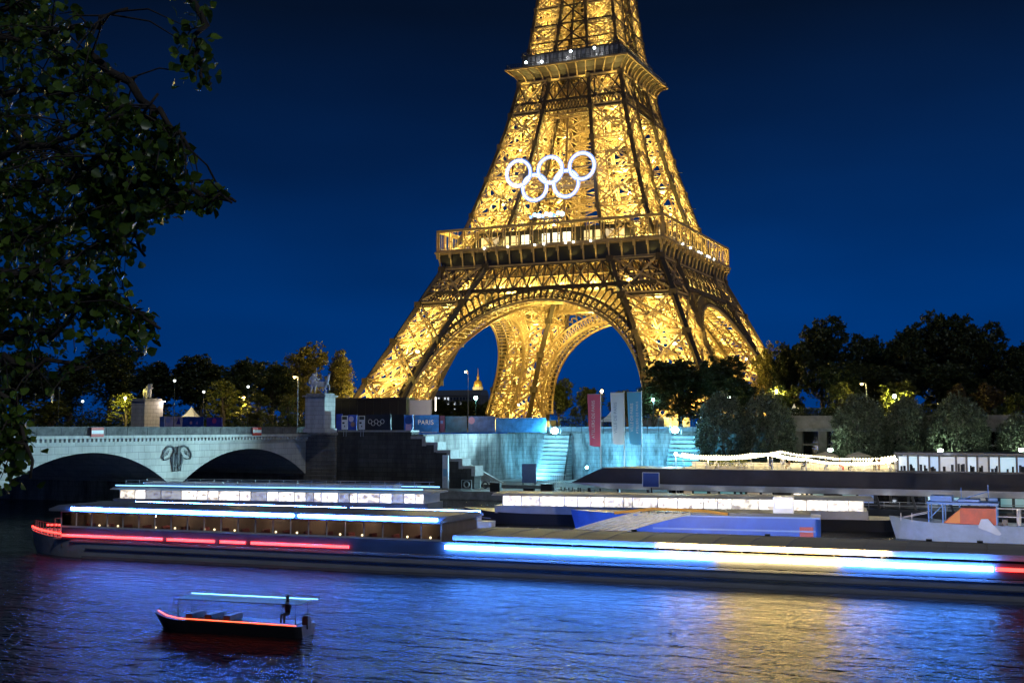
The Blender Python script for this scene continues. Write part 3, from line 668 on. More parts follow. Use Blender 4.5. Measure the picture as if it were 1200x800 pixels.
def tree_meshes(seed, H, W, n, size, m, base=.28, round_=False):
    """unit: metres; returns (trunk mesh, crown mesh)"""
    rng = np.random.default_rng(seed); zc = H*(base+1)/2; hz = H*(1-base)/2
    lobes = []
    if not round_:
        for i in range(9):
            a = rng.uniform(0, 6.3); rr = W*.30*rng.uniform(.3, 1); q = rng.uniform(-.75, .85)
            lobes.append(((rr*math.cos(a)*(1-.45*max(q,0)), rr*math.sin(a)*(1-.45*max(q,0)), zc+q*hz*.72), (W*rng.uniform(.16,.27), W*rng.uniform(.16,.27), hz*rng.uniform(.22,.36))))
        lobes.append(((0,0,zc), (W*.25, W*.25, hz*.6)))
    if round_:
        d = rng.normal(size=(n//14, 3)); d /= np.linalg.norm(d, axis=1, keepdims=True); rad = rng.uniform(.78, 1.03, (n//14, 1))*(1+.07*np.sin(d[:, :1]*7+seed)*np.cos(d[:, 2:]*6))
        q = d*rad*(W/2, W/2, hz)+(0, 0, zc); pts_ = (q[:, None, :]+rng.normal(size=(n//14, 14, 3))*(.22, .22, .3)).reshape(-1, 3)
        lobes = [((0,0,zc), (W/2,W/2,hz))]; V, F = leaves(pts_, .1, size, .5, rng)
    else: V, F = leaves(crown_pts(n, lobes, rng), .4, size, .6, rng)
    cm = mesh_of('crown', V, F, m)
    mb = MB(); r0 = H*.018+.08
    top = np.array((rng.normal()*.3, rng.normal()*.3, H*.72)); pts = [np.array((0,0,-.3))+(top)*q+np.array((rng.normal()*.1, rng.normal()*.1, 0)) for q in np.linspace(0, 1, 6)]
    mb.tube(pts, np.linspace(r0, r0*.3, 6), 7)
    for c, r in lobes[:9]:
        s = np.array((0,0,H*rng.uniform(base*.8, .6))); e = np.array(c); mid = (s+e)/2+np.array((0,0,-.05*H))
        mb.tube([s, mid, e], [r0*.45, r0*.3, r0*.1], 5)
    me = bpy.data.meshes.new('trunk'); me.from_pydata(np.concatenate(mb.v).tolist(), [], mb.f); me.materials.append(m_bark)
    return me, cm
def tree(name, label, pair, loc, rz, sc, cat='tree', group=None):
    o = thing(name, label, cat, loc, rz, group); o.scale = sc
    for n_, me in zip(('trunk', 'crown'), pair): c = bpy.data.objects.new(n_, me); COL.objects.link(c); c.parent = o
    return o
BROAD = [tree_meshes(s, 24, 17, 13000, .72, m_leaf, .04) for s in (1, 2, 3, 4)]
m_leafg = leaf_mat('gold_lit_leaves', (.09,.085,.018), (.28,.23,.05)); GOLDT = [tree_meshes(s, 24, 17, 13000, .66, m_leafg, .04) for s in (5, 6)]  # gold light of the tower put into the leaf colour
SMALL = [tree_meshes(s, 9, 7, 4200, .42, m_leafy, .05) for s in (11, 12)]
BROWN = [tree_meshes(21, 13, 10, 5000, .5, m_leafb, .22)]
ROUND = [tree_meshes(s, 15, 11.5, 17000, .5, m_leafr, .06, True) for s in (31, 32, 33)]
GB = 'dark trees beyond the far quay'
def place(kind, px, Y, topy, wpx, label, name='broadleaf_tree', group=None, base=-.4, i=[0]):
    """tree whose trunk stands at the far-bank point seen at px on the plane Y; height and width from the picture"""
    i[0] += 1; pair = kind[i[0] % len(kind)]; x = xat(px, Y); dep = float(np.dot(np.array((x, Y, 0))-CAM, _fw))
    H = (zat(topy, px, Y)-base)*(1.0 if kind is ROUND else 1.13); W = wpx*dep/FPX
    H0 = {id(GOLDT): 24, id(BROAD): 24, id(SMALL): 9, id(BROWN): 13, id(ROUND): 15}[id(kind)]; W0 = {id(GOLDT): 17, id(BROAD): 17, id(SMALL): 7, id(BROWN): 10, id(ROUND): 11.5}[id(kind)]
    return tree(name, label, pair, (x, Y, base), RNG.uniform(0, 6.28), (W/W0, W/W0, H/H0), group=group)
# left bank of trees, beyond the bridge
for a in ((20, -120, 408, 110, 'dark broadleaf tree seen through the hanging poplar twigs at the far left'),
          (80, -135, 418, 100, 'dark tall tree behind the poplar twigs, left of the small horse statue'),
          (128, -110, 405, 95, 'dark tree rising just left of the lone standing horse statue'),
          (182, -120, 422, 90, 'dark tree directly behind the lone standing horse statue'),
          (235, -115, 414, 95, 'dark tree behind the white peaked tent on the bridge side'),
          (280, -125, 417, 80, 'dark tree between the peaked tent and the orange street lamp'),
          (318, -100, 430, 75, 'lower dark tree left of the large gold lit tree'),
          ):
    place(BROAD, *a)
for a in ((352, -40, 401, 95, 'large tree behind the mounted statue, its top lit gold by the tower'), (400, -48, 414, 58, 'gold lit tree beside the left foot of the tower'), (900, -30, 402, 62, 'tree with gold lit leaves below the right edge of the tower')):
    place(GOLDT, *a)
for a in ((147, -172, 462, 55, 'yellow green bush lit by a lamp left of the horse statue pedestal'), (300, -168, 462, 60, 'small lamp lit yellow tree right of the peaked tent'), (262, -160, 447, 60, 'small green tree behind the blue hoarding'),
          (338, -170, 464, 34, 'small round bush left of the mounted statue pedestal'), (60, -165, 470, 70, 'small bush low behind the bridge parapet at the far left')):
    place(SMALL, *a, name='small_tree')
# seen through the arches
for a in ((512, 110, 466, 60, 'distant dark tree through the arch, left of the golden dome'), (548, 130, 468, 60, 'distant dark tree through the arch under the golden dome'), (580, 120, 462, 50, 'distant dark tree beside the rear left foot of the tower'), (655, 60, 448, 44, 'grey green tree just right of the rear left tower foot'), (690, 100, 452, 44, 'dark tree through the arch behind the red banner'),
          (735, 90, 456, 50, 'dark tree through the arch behind the blue banner')):
    place(BROAD, *a)
# right of the arch and along the right side
for a in ((798, -112, 416, 105, 'broad dark tree standing in front of the right tower foot'), (845, -118, 424, 80, 'dark tree right of the one hiding the right tower foot'), (765, -122, 446, 54, 'smaller dark tree left of the one hiding the right tower foot'),
          (868, -125, 440, 60, 'low dark tree in front of the gold lit tree'),
          (925, -60, 398, 60, 'dark tree just right of the tower edge'), (965, -70, 382, 85, 'tall dark tree with sky gaps left of the highest crowns'), (1015, -80, 388, 85, 'dark tree behind the lamp between two round trees'), (1062, -85, 380, 85, 'dark tree left of the highest tree on the right'),
          (1104, -80, 360, 105, 'highest dark tree on the right, wide domed crown'), (1150, -90, 388, 85, 'dark tree right of the highest one'), (1196, -95, 398, 85, 'dark tree cut by the right edge of the photo'), (1040, -105, 425, 90, 'lower dark tree in front of the tall right trees'), (1120, -108, 420, 100, 'lower dark tree under the highest tree on the right'),
          (985, -112, 430, 80, 'lower dark tree behind the pale pointed tent'), (1180, -110, 430, 70, 'lower dark tree near the right edge')):
    place(BROAD, *a)
for a in ((1058, -131, 447, 60, 'bright lamp lit yellow green small tree behind two round trees'), (985, -131, 450, 54, 'lamp lit yellow green small tree right of the pointed tent'), (915, -131, 450, 54, 'small lamp lit tree left of the pointed tent'), (1192, -131, 462, 40, 'small yellowish tree near the right edge')):
    place(SMALL, *a, name='small_tree')
for a in ((1160, -128, 452, 55, 'reddish brown lit tree above the rightmost round trees'), (1122, -126, 452, 36, 'small brownish tree behind the widest round tree')):
    place(BROWN, *a, name='small_tree')
# the wooded park behind, one mass
rw_ = np.random.default_rng(77); C = []
for px0, px1, Y, h, nn in ((-60, 418, -70, 9.5, 9000), (-60, 380, -140, 4.2, 5000), (905, 1260, -40, 12, 9000), (820, 1260, -122, 5.5, 7000), (500, 580, 150, 9, 2500), (640, 770, 120, 8, 3000)):
    u = rw_.uniform(px0, px1, nn); x = CAM[0]-(Y-CAM[1])*np.tan(YAW+np.arctan((600-u)/FPX)); hh = h*(.55+.3*np.sin(x*.21)*np.sin(x*.093+1)+.15*np.sin(x*.7))
    C.append(np.c_[x, Y+rw_.normal(size=nn)*3, -.4+hh*rw_.uniform(0, 1, nn)**.8+rw_.normal(size=nn)*.4])
V, F = leaves(np.concatenate(C), .4, .95, .6, rw_)
o = bpy.data.objects.new('park_undergrowth', mesh_of('park_undergrowth', V, F, m_leaf)); COL.objects.link(o); tag(o, 'dark mass of bushes and undergrowth below the park trees', 'undergrowth', kind='stuff')
# the row of clipped round trees on the lower quay
GR = 'round trees on the lower quay'
for a in ((848, -153, 462, 62, 'round grey green tree leftmost of the row, touched by blue floodlight'), (898, -154, 462, 66, 'round tree left of the pillared building, beside the blue touched one'),
          (1008, -154, 464, 66, 'round tree just right of the pillared building'), (1062, -153, 468, 54, 'narrower round tree between two wider round trees'), (1122, -154, 464, 70, 'widest round tree of the row with pale leaf tips'), (1196, -154, 486, 56, 'round tree cut by the right edge of the photo')):
    place(ROUND, *a, name='round_tree', group=GR, base=QUAY)
# hedge on top of the building
V, F = leaves(np.c_[RNG.uniform(xR0, xR0+14, 2500), RNG.uniform(-146, -143, 2500), ZB+RNG.uniform(0, 1.4, 2500)], .4, .4)
o = bpy.data.objects.new('roof_hedge', mesh_of('roof_hedge', V, F, m_leaf)); COL.objects.link(o); tag(o, 'dark low hedge on the roof of the pillared concrete building', 'hedge')

# ---------------------------------------------------------------- the near poplar hanging into the frame
pop = thing('poplar_tree', 'near poplar tree whose leafy branches hang into the left of the photo', 'tree', (131.9, -351.0, -1.05))
base = np.array((131.9, -351.0, -1.05)); rng = np.random.default_rng(5)
mb = MB(); tp = [base*0+np.array(p) for p in ((0,0,-.1),(.05,0,1.2),(.0,.1,2.6),(.15,.2,4.2),(.1,.35,6.0),(.2,.4,8))]
mb.tube(tp, [.26,.22,.2,.16,.12,.05], 9)
tw = MB(); LP = []
def inside(p, slack=0):     # the outline of the crown: how far the twigs reach at each height
    d_ = p+base-CAM; z_ = d_@_fw; px, py = 600+FPX*(d_@_rt)/z_, 400-FPX*(d_@_up)/z_
    e = np.interp(py, [-40,0,40,85,110,150,172,200,218,235,250,262,290,340,362,380,412,432,480,560,590], [100,100,108,140,150,200,222,215,262,276,255,180,166,160,176,194,188,105,60,42,20])
    return (px < e-6+slack*10) | ((px > 200) & (px < 256) & (py < 106))
def px3(px, py, dep): return CAM+ray(px, py)*dep-base
def branch(way, r0=.03, n_tw=26, spread=.34, dens=14):
    P_ = np.array([px3(*w_) for w_ in way]); s = np.linspace(0, 1, len(P_)); q = np.linspace(0, 1, 14)
    C = np.stack([np.interp(q, s, P_[:,k]) for k in range(3)], 1); C[1:-1] += rng.normal(size=(12,3))*.025
    mb.tube(C, np.linspace(r0, r0*.25, 14), 5)
    for i in range(int(n_tw*1.25)):
        t = rng.uniform(.06, 1); p = np.array([np.interp(t, q, C[:,k]) for k in range(3)])
        d = rng.normal(size=3)*spread; d[2] = d[2]*.6-.12; e = p+d; m_ = (p+e)/2+np.array((0,0,.05))
        if not inside(np.array([e]))[0]: continue
        tw.tube([p, m_, e], [.006,.0045,.002], 4, False)
        for j in range(dens):
            u = rng.uniform(.2, 1.05); LP.append(p+(e-p)*u+rng.normal(size=3)*.055)
    for j in range(10): LP.append(C[-1]+rng.normal(size=3)*.06)
for way, nt_, spd in (
    (((-90,60,7.2),(30,40,6.8),(110,25,6.6),(150,10,6.5)), 34, .34), (((-90,110,7.2),(20,110,7),(110,95,6.8),(160,90,6.6)), 34, .30),
    (((-80,190,7.4),(40,170,7),(120,140,6.6),(185,110,6.3)), 38, .30), (((-80,230,7),(40,220,6.8),(130,190,6.5),(200,170,6.3)), 40, .28),
    (((-80,300,7.2),(40,280,6.9),(150,250,6.5),(215,245,6.3),(272,238,6.2)), 36, .22), (((-80,330,6.8),(30,320,6.6),(110,280,6.5),(170,262,6.4)), 34, .28),
    (((-80,360,7.2),(20,340,7),(100,345,6.7),(160,365,6.4),(188,385,6.3)), 32, .20), (((-80,400,7),(20,390,6.8),(70,385,6.6),(130,330,6.4)), 30, .24),
    (((-80,430,6.8),(0,420,6.7),(60,425,6.6),(100,430,6.5)), 26, .2), (((-60,460,6.6),(-10,450,6.5),(25,480,6.4),(35,560,6.3)), 22, .16),
    (((-60,500,6.6),(-10,500,6.5),(20,520,6.4)), 18, .15), (((150,-60,6.8),(215,-20,6.6),(238,30,6.5),(228,75,6.5),(240,100,6.5)), 26, .15),
    (((-60,20,8),(10,10,7.8),(60,0,7.6)), 34, .4), (((-60,150,8.2),(30,160,8),(80,200,7.8)), 36, .4), (((-60,260,8.2),(20,270,8),(60,300,7.8)), 36, .4), (((-60,350,8),(20,360,7.8),(50,370,7.6)), 26, .34),
    (((100,60,6.9),(170,120,6.5),(200,150,6.4),(220,175,6.3)), 18, .18), (((120,225,6.6),(180,222,6.5),(235,232,6.4),(276,236,6.3)), 26, .13), (((110,120,6.6),(180,150,6.5),(222,172,6.4)), 22, .14), (((60,170,7),(120,215,6.8),(150,240,6.7),(170,300,6.5)), 30, .28)):
    branch(way, .03, nt_, spd)
for z in np.linspace(2.2, 7, 8):     # short limbs on the trunk
    a = rng.uniform(1.2, 4.5); mb.tube([(0.05,.15,z), (math.cos(a)*.5, math.sin(a)*.5+.2, z+.5), (math.cos(a)*1.2, math.sin(a)*1.2+.3, z+.9)], [.06,.04,.02], 6)
LP = np.array(LP); LP = LP[inside(LP, rng.normal(size=len(LP)))]
gap = np.sin(LP[:,0]*4.1+1)*np.sin(LP[:,1]*3.3)+np.sin(LP[:,2]*4.7+LP[:,0]*2)*.8; LP = LP[(gap > -.75) | (rng.uniform(size=len(LP)) < .25)]
mb.build('trunk', m_bark, pop, True); tw.build('twig', m_bark, pop)
LP = np.array(LP); n = len(LP)
d = rng.normal(size=(n,3)); d[:,1] -= .5; d /= np.linalg.norm(d, axis=1, keepdims=True)
a = np.cross(d, rng.normal(size=(n,3))*.6+np.array((0,0,-1.))); a /= np.linalg.norm(a, axis=1, keepdims=True); b_ = np.cross(d, a); s = (rng.uniform(.036, .074, n))[:,None]
out = [(-.5,0,0),(-.28,.42,.10),(.02,.44,.10),(.5,0,-.05),(.02,-.44,.10),(-.28,-.42,.10)]
V = np.stack([LP+a*s*o[0]+b_*s*o[1]+d*s*o[2] for o in out], 1).reshape(-1,3); k6 = (np.arange(n)*6)[:,None]
F = np.concatenate([k6+np.array((0,1,2,3)), k6+np.array((0,3,4,5))])
c = bpy.data.objects.new('crown', mesh_of('crown', V, F, m_leafn)); COL.objects.link(c); c.parent = pop
# ================================================================ far bank: lamps, statues, hoardings, banners
m_post = mat('lamp_post_iron', (.03,.035,.035), .5, .4); m_steel = mat('galvanised_steel', (.35,.36,.37), .45, .7)
def glow(name, col, es): return mat(name, (.8,.8,.8), .4, emit=col, es=es)
m_gw = glow('white_lamp_glass', (.9,1,.95), 2.2); m_go = glow('orange_lamp_glass', (1,.62,.2), 18); m_gg = glow('green_white_lamp_glass', (.5,1,.85), 22); m_gb = glow('blue_flood_glass', (.35,.85,1), 60); m_gy = glow('yellow_lamp_glass', (1,.85,.35), 20)
def street_lamp(px, topy, Y, label, glass, power=0, col=(1,.7,.3), base=-.35, r=.26, style='globe', basey=None, post=m_post):
    x = xat(px, Y); zt_ = zat(topy, px, Y); H = zt_-base
    o = thing('street_lamp', label, 'street lamp', (x, Y, base), 0, 'street lamps on the far bank')
    if style == 'globe':
        MB().lathe((0,0,0), [(.22,0),(.22,.25),(.13,.35),(.12,1.0),(.07,1.1),(.055,H-r-.25),(.1,H-r-.2),(.1,H-r)], 8).build('post', post, o)
        MB().ball((0,0,H), r).build('lamp_globe', glass, o, True); MB().lathe((0,0,H+r*.8), [(r*.9,0),(r*.5,.12),(.03,.22)], 8).build('cap', post, o)
    else:
        MB().lathe((0,0,0), [(.2,0),(.2,.4),(.1,.5),(.07,H)], 8).tube([(0,0,H-.05),(-.35,0,H+.1),(-.7,0,H+.05)], .05, 6).build('post', post, o)
        MB().cbox((-.75,0,H),(.7,.3,.18)).build('lamp_hood', post, o); MB().ball((-.78,0,H-.14), r, sc=(1,1,.7)).build('lamp_glass', glass, o, True)
    if power: lamp((0 if style == 'globe' else -.78, -(r+.15), H-r-.12), power, col, .12, parent=o)
    return o
YB = -170
street_lamp(203.5, 446, -188, 'tall dark post with white lantern right of the horse statue', m_gw, 0, base=-.35)
street_lamp(238, 459, -176, 'green tinged post with white lantern right of the peaked tent', m_gw, 0)
street_lamp(290, 453, -182, 'dark post with white lantern beside the orange lit lamp', m_gw, 0)
street_lamp(285.5, 466, -168, 'small lamp glowing orange in front of the lit yellow tree', m_go, 3000, (1,.72,.2))
street_lamp(348.5, 441, -172, 'tall post glowing orange left of the mounted statue', m_go, 500, (1,.6,.2), style='arm', post=m_steel)
street_lamp(146, 466, -176, 'lamp glowing yellow among leaves left of the horse statue', m_gy, 5000, (1,.85,.2))
for i, (px, ty) in enumerate(((68, 455), (96, 470), (40, 462))):
    street_lamp(px, ty, -200+i*6, ('unlit dark post with lantern far left behind twigs', 'unlit dark post left of the yellow lit leaves', 'unlit dark post at the far left edge behind leaves')[i], m_gw if i == 1 else mat('unlit_glass', (.12,.13,.13), .2))
street_lamp(548.5, 435, -90, 'tall street lamp glowing orange seen through the arch beside the golden dome', m_go, 900, (1,.65,.25), style='arm', post=m_steel)
street_lamp(557.5, 466, -128, 'green white glowing lamp seen below the golden dome', m_gg, 1200, (.35,1,.8), r=.42)
street_lamp(705.5, 458, -120, 'orange glowing lamp behind the gap between red and white banners', m_go, 500, (1,.6,.25), r=.35)
street_lamp(766, 468, -125, 'blue white glowing lamp right of the blue banner', m_gb, 900, (.4,.8,1), r=.34)
street_lamp(855, 466, -138, 'pale green glowing lamp above the leftmost round trees', glow('pale_green_lamp', (.75,1,.8), 18), 700, (.8,1,.75), r=.3)
street_lamp(911, 458, -132, 'yellow glowing lamp above the pale pointed tent', m_gy, 3000, (1,.85,.3), r=.34)
street_lamp(1016, 449, -132, 'tall lamp glowing orange above the round tree right of the building', m_go, 300, (1,.65,.25), style='arm', post=m_steel)
street_lamp(1049, 464, -134.5, 'pale yellow glowing lamp in the bright yellow green tree', glow('pale_yellow_lamp', (1,1,.55), 20), 5500, (1,.95,.3), r=.36)
# floodlights on top of the wall
def wall_flood(px, py, Y, label, glass, power, col, aims, r=.45):
    p = ony(px, py, Y); o = thing('floodlight', label, 'floodlight', p, 0, 'floodlights along the quay')
    MB().cbox((0,.35,0),(.9,.5,.7)).bars([(0,.4,-.3)], [(0,.5,-1.2)], .12).build('housing', m_post, o); MB().ball((0,0,0), r, sc=(1,.5,.8)).build('lamp_glass', glass, o, True)
    for a, k, sp in aims: lamp((0,-.5,0), power*k, col, .35, 'SPOT', tuple(np.array(a)-p+np.array((0,.5,0))), sp, .7, o).rotation_euler = (Vector(a)-Vector(p)-Vector((0,-.5,0))).to_track_quat('-Z','Y').to_euler()
    lamp((-.9,-1.5,.2), power*.09, (.25,.72,1), .3, parent=o); lamp((1.0,-1.3,-.5), power*.09, (.25,.72,1), .3, parent=o)
    return o
BL = (.10, .60, 1)
F1 = (xat(650, -149), -149, zat(505, 650, -149)); F2 = (xat(791, -149), -149, zat(504, 791, -149))
bt = (BX, -222, -3.5)
wall_flood(650, 504.5, -148.8, 'blue white floodlight glaring on top of the left leaning buttress', m_gb, 26000, (.40,.80,.95), [((BX, -240, -3), 4, 52), ((10, -183, 4), .9, 40)], .75)
wall_flood(791, 503.5, -148.8, 'blue white floodlight glaring on top of the right leaning buttress', m_gb, 26000, (.40,.80,.95), [((BX, -232, -3), 4, 46)], .75)
w1 = (F1[0], F1[1]-4.5, 0); w2 = (F2[0], F2[1]-4.5, 0)
# wall washers: lamps standing on the lower quay in front of the pale wall
def washer(px, Y, label, power, col):
    x = xat(px, Y); o = thing('ground_floodlight', label, 'floodlight', (x, Y, QUAY), 0, 'floodlights along the quay')
    MB().cbox((0,0,.25),(.8,.4,.45)).bars([(0,0,0)],[(0,.1,.3)],.1).build('housing', m_post, o); MB().cbox((0,.22,.3),(.7,.03,.35)).build('lamp_glass', m_gb, o)
    lamp((0,.5,.4), power, col, .3, 'SPOT', (0,5,3.2), 135, .8, o)
washer(618, -152.5, 'ground floodlight washing the wall left of the left buttress', 13000, (.14,.62,1))
washer(700, -151.0, 'ground floodlight washing the wall behind the red banner', 6000, (.10,.55,1))
washer(728, -151.0, 'ground floodlight washing the wall behind the white banner', 11000, (.16,.64,1))
washer(806, -152.0, 'ground floodlight washing the wall under the right buttress', 13000, (.06,.55,1))
washer(765, -151.5, 'ground floodlight washing the wall right of the blue banner', 5000, (.08,.52,1))
washer(560, -156, 'ground floodlight lighting the foot of the stairs', 1500, (.2,.65,1))
for px, py, lab in ((973, 527, 'pale green wall lamp glowing in front of the pillared building'), (1102, 527.5, 'pale green wall lamp glowing under the widest round tree'), (1197, 527, 'pale green wall lamp glowing at the right edge')):
    p = ony(px, py, -160); o = thing('quay_lamp', lab, 'lamp', p, 0, 'pale green lamps under the round trees')
    MB().bars([(0,0,QUAY-p[2])], [(0,0,-.2)], .1).build('post', m_post, o); MB().cbox((0,0,0),(.75,.3,.4)).build('lamp_glass', glow('pale_green_flood', (.7,1,.8), 20), o); lamp((0,-.4,.1), 900, (.75,1,.75), .25, parent=o); lamp((0,.6,.3), 300, (.75,1,.7), .25, parent=o)
# ---- statues on pedestals
m_stat = mat('statue_stone', (.74,.71,.67), .75, var=.35, scale=3, bump=.3); m_ped = stone_mat('pedestal_stone', (.55,.52,.49), (.50,.48,.45), (.3,.29,.27), 1.6, .75, .3)
def skin(name, nodes, edges, m, parent, sub=2):
    me = bpy.data.meshes.new(name); me.from_pydata([n_[:3] for n_ in nodes], edges, []); o = bpy.data.objects.new(name, me); COL.objects.link(o)
    md = o.modifiers.new('s', 'SKIN'); sv = me.skin_vertices[0].data
    for i, n_ in enumerate(nodes): sv[i].radius = (n_[3], n_[3]); sv[i].use_root = i == 0
    m2_ = o.modifiers.new('u', 'SUBSURF'); m2_.levels = m2_.render_levels = sub
    dg = bpy.context.evaluated_depsgraph_get(); me2 = bpy.data.meshes.new_from_object(o.evaluated_get(dg)); bpy.data.objects.remove(o)
    me2.materials.clear(); me2.materials.append(m); me2.shade_smooth(); o = bpy.data.objects.new(name, me2); COL.objects.link(o); o.parent = parent; return o
def horse(parent, rz, z, k=1.0, head=0):
    n = [(0,0,1.45,.42),(.55,0,1.48,.44),(-.6,0,1.5,.42),(-.95,0,1.45,.33),          # 0-3 trunk
         (.85,0,1.75,.33),(1.1,0,2.15,.24),(1.22,0,2.48,.19),(1.5,.05*head,2.4,.15),(1.78,.1*head,2.12,.10),   # 4-8 neck, head
         (.7,.24,1.2,.17),(.78,.25,.75,.10),(.72,.25,.38,.075),(.8,.25,.06,.09),           # 9-12 fore
         (.65,-.24,1.2,.17),(.95,-.25,.85,.10),(.9,-.25,.45,.075),(1.0,-.25,.2,.09),     # 13-16 fore lifted
         (-.9,.24,1.15,.2),(-.72,.25,.78,.13),(-.98,.25,.48,.085),(-.9,.25,.06,.095),
         (-.85,-.24,1.15,.2),(-.6,-.25,.78,.13),(-.85,-.25,.48,.085),(-.76,-.25,.06,.095),
         (-1.25,0,1.45,.12),(-1.42,0,1.0,.11),(-1.4,0,.55,.06)]
    e = [(0,1),(0,2),(2,3),(1,4),(4,5),(5,6),(6,7),(7,8),(1,9),(9,10),(10,11),(11,12),(1,13),(13,14),(14,15),(15,16),(2,17),(17,18),(18,19),(19,20),(2,21),(21,22),(22,23),(23,24),(3,25),(25,26),(26,27)]
    c, s_ = math.cos(rz), math.sin(rz)
    return skin('horse', [(k*(x*c-y*s_), k*(x*s_+y*c), z+k*zz_, k*r) for x, y, zz_, r in n], e, m_stat, parent)
def warrior(parent, x, y, z, k, lean=0, wing=0):
    n = [(0,0,1.0,.2),(0,0,1.3,.2),(0,0,1.52,.2),(0,0,1.7,.09),(0,0,1.9,.14),(.14,0,.9,.15),(.17,.06,.5,.1),(.19,0,.06,.08),(-.14,0,.9,.15),(-.2,.02,.5,.1),(-.26,-.05,.06,.08),
         (.3,0,1.5,.1),(.48,.05,1.2,.075),(.62,.1,1.42,.06),(-.3,0,1.5,.1),(-.48,0,1.2,.08),(-.42,.05,.92,.06)]
    e = [(0,1),(1,2),(2,3),(3,4),(0,5),(5,6),(6,7),(0,8),(8,9),(9,10),(2,11),(11,12),(12,13),(2,14),(14,15),(15,16)]
    o = skin('warrior', [(x+k*a, y+k*b_, z+k*c, k*r) for a, b_, c, r in n], e, m_stat, parent)
    return o
def pedestal(o, w, d, h):
    MB().box((-w/2-.25,-d/2-.25,0),(w/2+.25,d/2+.25,.7)).box((-w/2,-d/2,.702),(w/2,d/2,h-.6)).build('pedestal', m_ped, o)
    MB().box((-w/2-.35,-d/2-.35,h-.597),(w/2+.35,d/2+.35,h-.35)).box((-w/2+.1,-d/2+.1,h-.347),(w/2-.1,d/2-.1,h)).build('pedestal_cap', m_cop, o)
Ys = -187.2; xs_ = xat(375, Ys)
o = thing('warrior_statue', 'stone warrior leading a horse on a tall pedestal at the right end of the bridge', 'statue', (xs_, Ys, -.3))
hh = zat(461, 375, Ys)+.3; pedestal(o, 4.0, 3.2, hh)
horse(o, R(200), hh, 1.12, 1); warrior(o, -1.15, -.5, hh, 1.85); 
MB().tube([(1.35,-.3,hh+1.6),(1.75,-.3,hh+2.6),(2.0,-.3,hh+3.3)], [.35,.28,.08], 7).build('drapery', m_stat, o, True); MB().tube([(-.6,-.45,hh+2.9),(-.55,-.45,hh+4.4)], .05, 5).build('spear', m_stat, o)
Ys2 = YL; Yp = y_on_bridge(172, -10); 
o = thing('horse_statue', 'stone horse with a standing warrior on a pedestal left of the peaked tent', 'statue', (xat(172, -176), -176, -.3))
hh = zat(467, 172, -176)+.3; pedestal(o, 3.4, 5.2, hh); horse(o, R(-20), hh, 1.15, -1); warrior(o, .75, -.5, hh, 1.55)
# ---- tents
def tent(px, Y, topy, basey, wpx, label, m, rz=.3):
    dep = float(np.dot(np.array((xat(px, Y), Y, 0))-CAM, _fw)); w_ = wpx*dep/FPX; zb = zat(basey, px, Y); H = zat(topy, px, Y)-zb
    o = thing('peaked_tent', label, 'tent', (xat(px, Y), Y, -.35), rz); z = zb+.35
    prof = [(w_/2/.71, z-.0), (w_/2/.71*.72, z+H*.18), (w_/2/.71*.42, z+H*.45), (w_/2/.71*.17, z+H*.78), (.05, z+H)]
    b_ = MB().lathe((0,0,0), prof, 4); v = b_.v[0]; c, s_ = math.cos(R(45)), math.sin(R(45)); b_.v[0] = np.c_[v[:,0]*c-v[:,1]*s_, v[:,0]*s_+v[:,1]*c, v[:,2]]; b_.build('canopy', m, o)
    MB().box((-w_/2,-w_/2,z-.35),(w_/2,w_/2,z-.003)).build('valance', m, o)
    q = w_/2-.1; MB().bars([(-q,-q,0),(q,-q,0),(q,q,0),(-q,q,0)], [(-q,-q,z-.35),(q,-q,z-.35),(q,q,z-.35),(-q,q,z-.35)], .1).build('pole', m_steel, o)
    return o
m_tent = mat('tent_canvas', (.78,.75,.72), .7); 
o = tent(224, -166, 476.5, 489, 19, 'white peaked tent behind the blue hoarding on the bridge side', m_tent); lamp((-2,-7,6), 500, (1,.85,.75), .3, parent=o)  # added fill lamp hanging in the air before the tent
o = tent(931, -138, 473, 486, 17, 'cream pointed tent above the pillared building', m_tent); lamp((0,-4.5,4.5), 380, (1,.8,.4), .3, parent=o)  # added fill lamp in mid-air, brightens the pointed tent
tent(716, -128, 482, 492, 22, 'low white tent half hidden behind the white banner', m_tent)
# ---- hoardings with poster prints
def hoarding(p0, p1_, Y, y0, y1, label, cols, shapes=(), kind='poster_hoarding'):
    xa, xb = xat(p0, Y), xat(p1_, Y); pm_ = (p0+p1_)/2; z0, z1 = zat(y1, pm_, Y), zat(y0, pm_, Y); cx = (xa+xb)/2
    o = thing(kind, label, 'hoarding', (cx, Y, -.35)); z0 += .35; z1 += .35; w_ = xb-xa
    MB().box((-w_/2, 0, min(z0, 0)), (w_/2, .12, z1)).build('panel', mat('hoarding_%d_%d_%d' % tuple(int(c*100) for c in cols), cols, .5, var=.5, scale=.6), o)
    for s_ in shapes:
        kind_, u, v, a, b_, c = s_; uu = -w_/2+u*w_; vv = z0+v*(z1-z0); m_ = mat('print_%d_%d_%d' % tuple(int(q*100) for q in c), c, .5)
        if kind_ == 'disc': MB().prism([(uu+a*math.cos(t_), vv+a*math.sin(t_)) for t_ in np.linspace(0, 2*math.pi, 24)[:-1]], -.02, -.004-b_, 'y').build('print', m_, o)
        elif kind_ == 'tri': MB().prism([(uu-a, vv), (uu+a, vv), (uu+a*.3, vv+b_)], -.02, -.004, 'y').build('print', m_, o)
        else: MB().box((uu-a, -.02, vv-b_), (uu+a, -.004, vv+b_)).build('print', m_, o)
    return o, w_, z0, z1
blu = (.02,.07,.42); vio = (.30,.22,.6); lil = (.55,.5,.75)
hoarding(187, 192.5, -180, 488, 497, 'narrow blue panel right beside the horse statue pedestal', (.10,.2,.55))
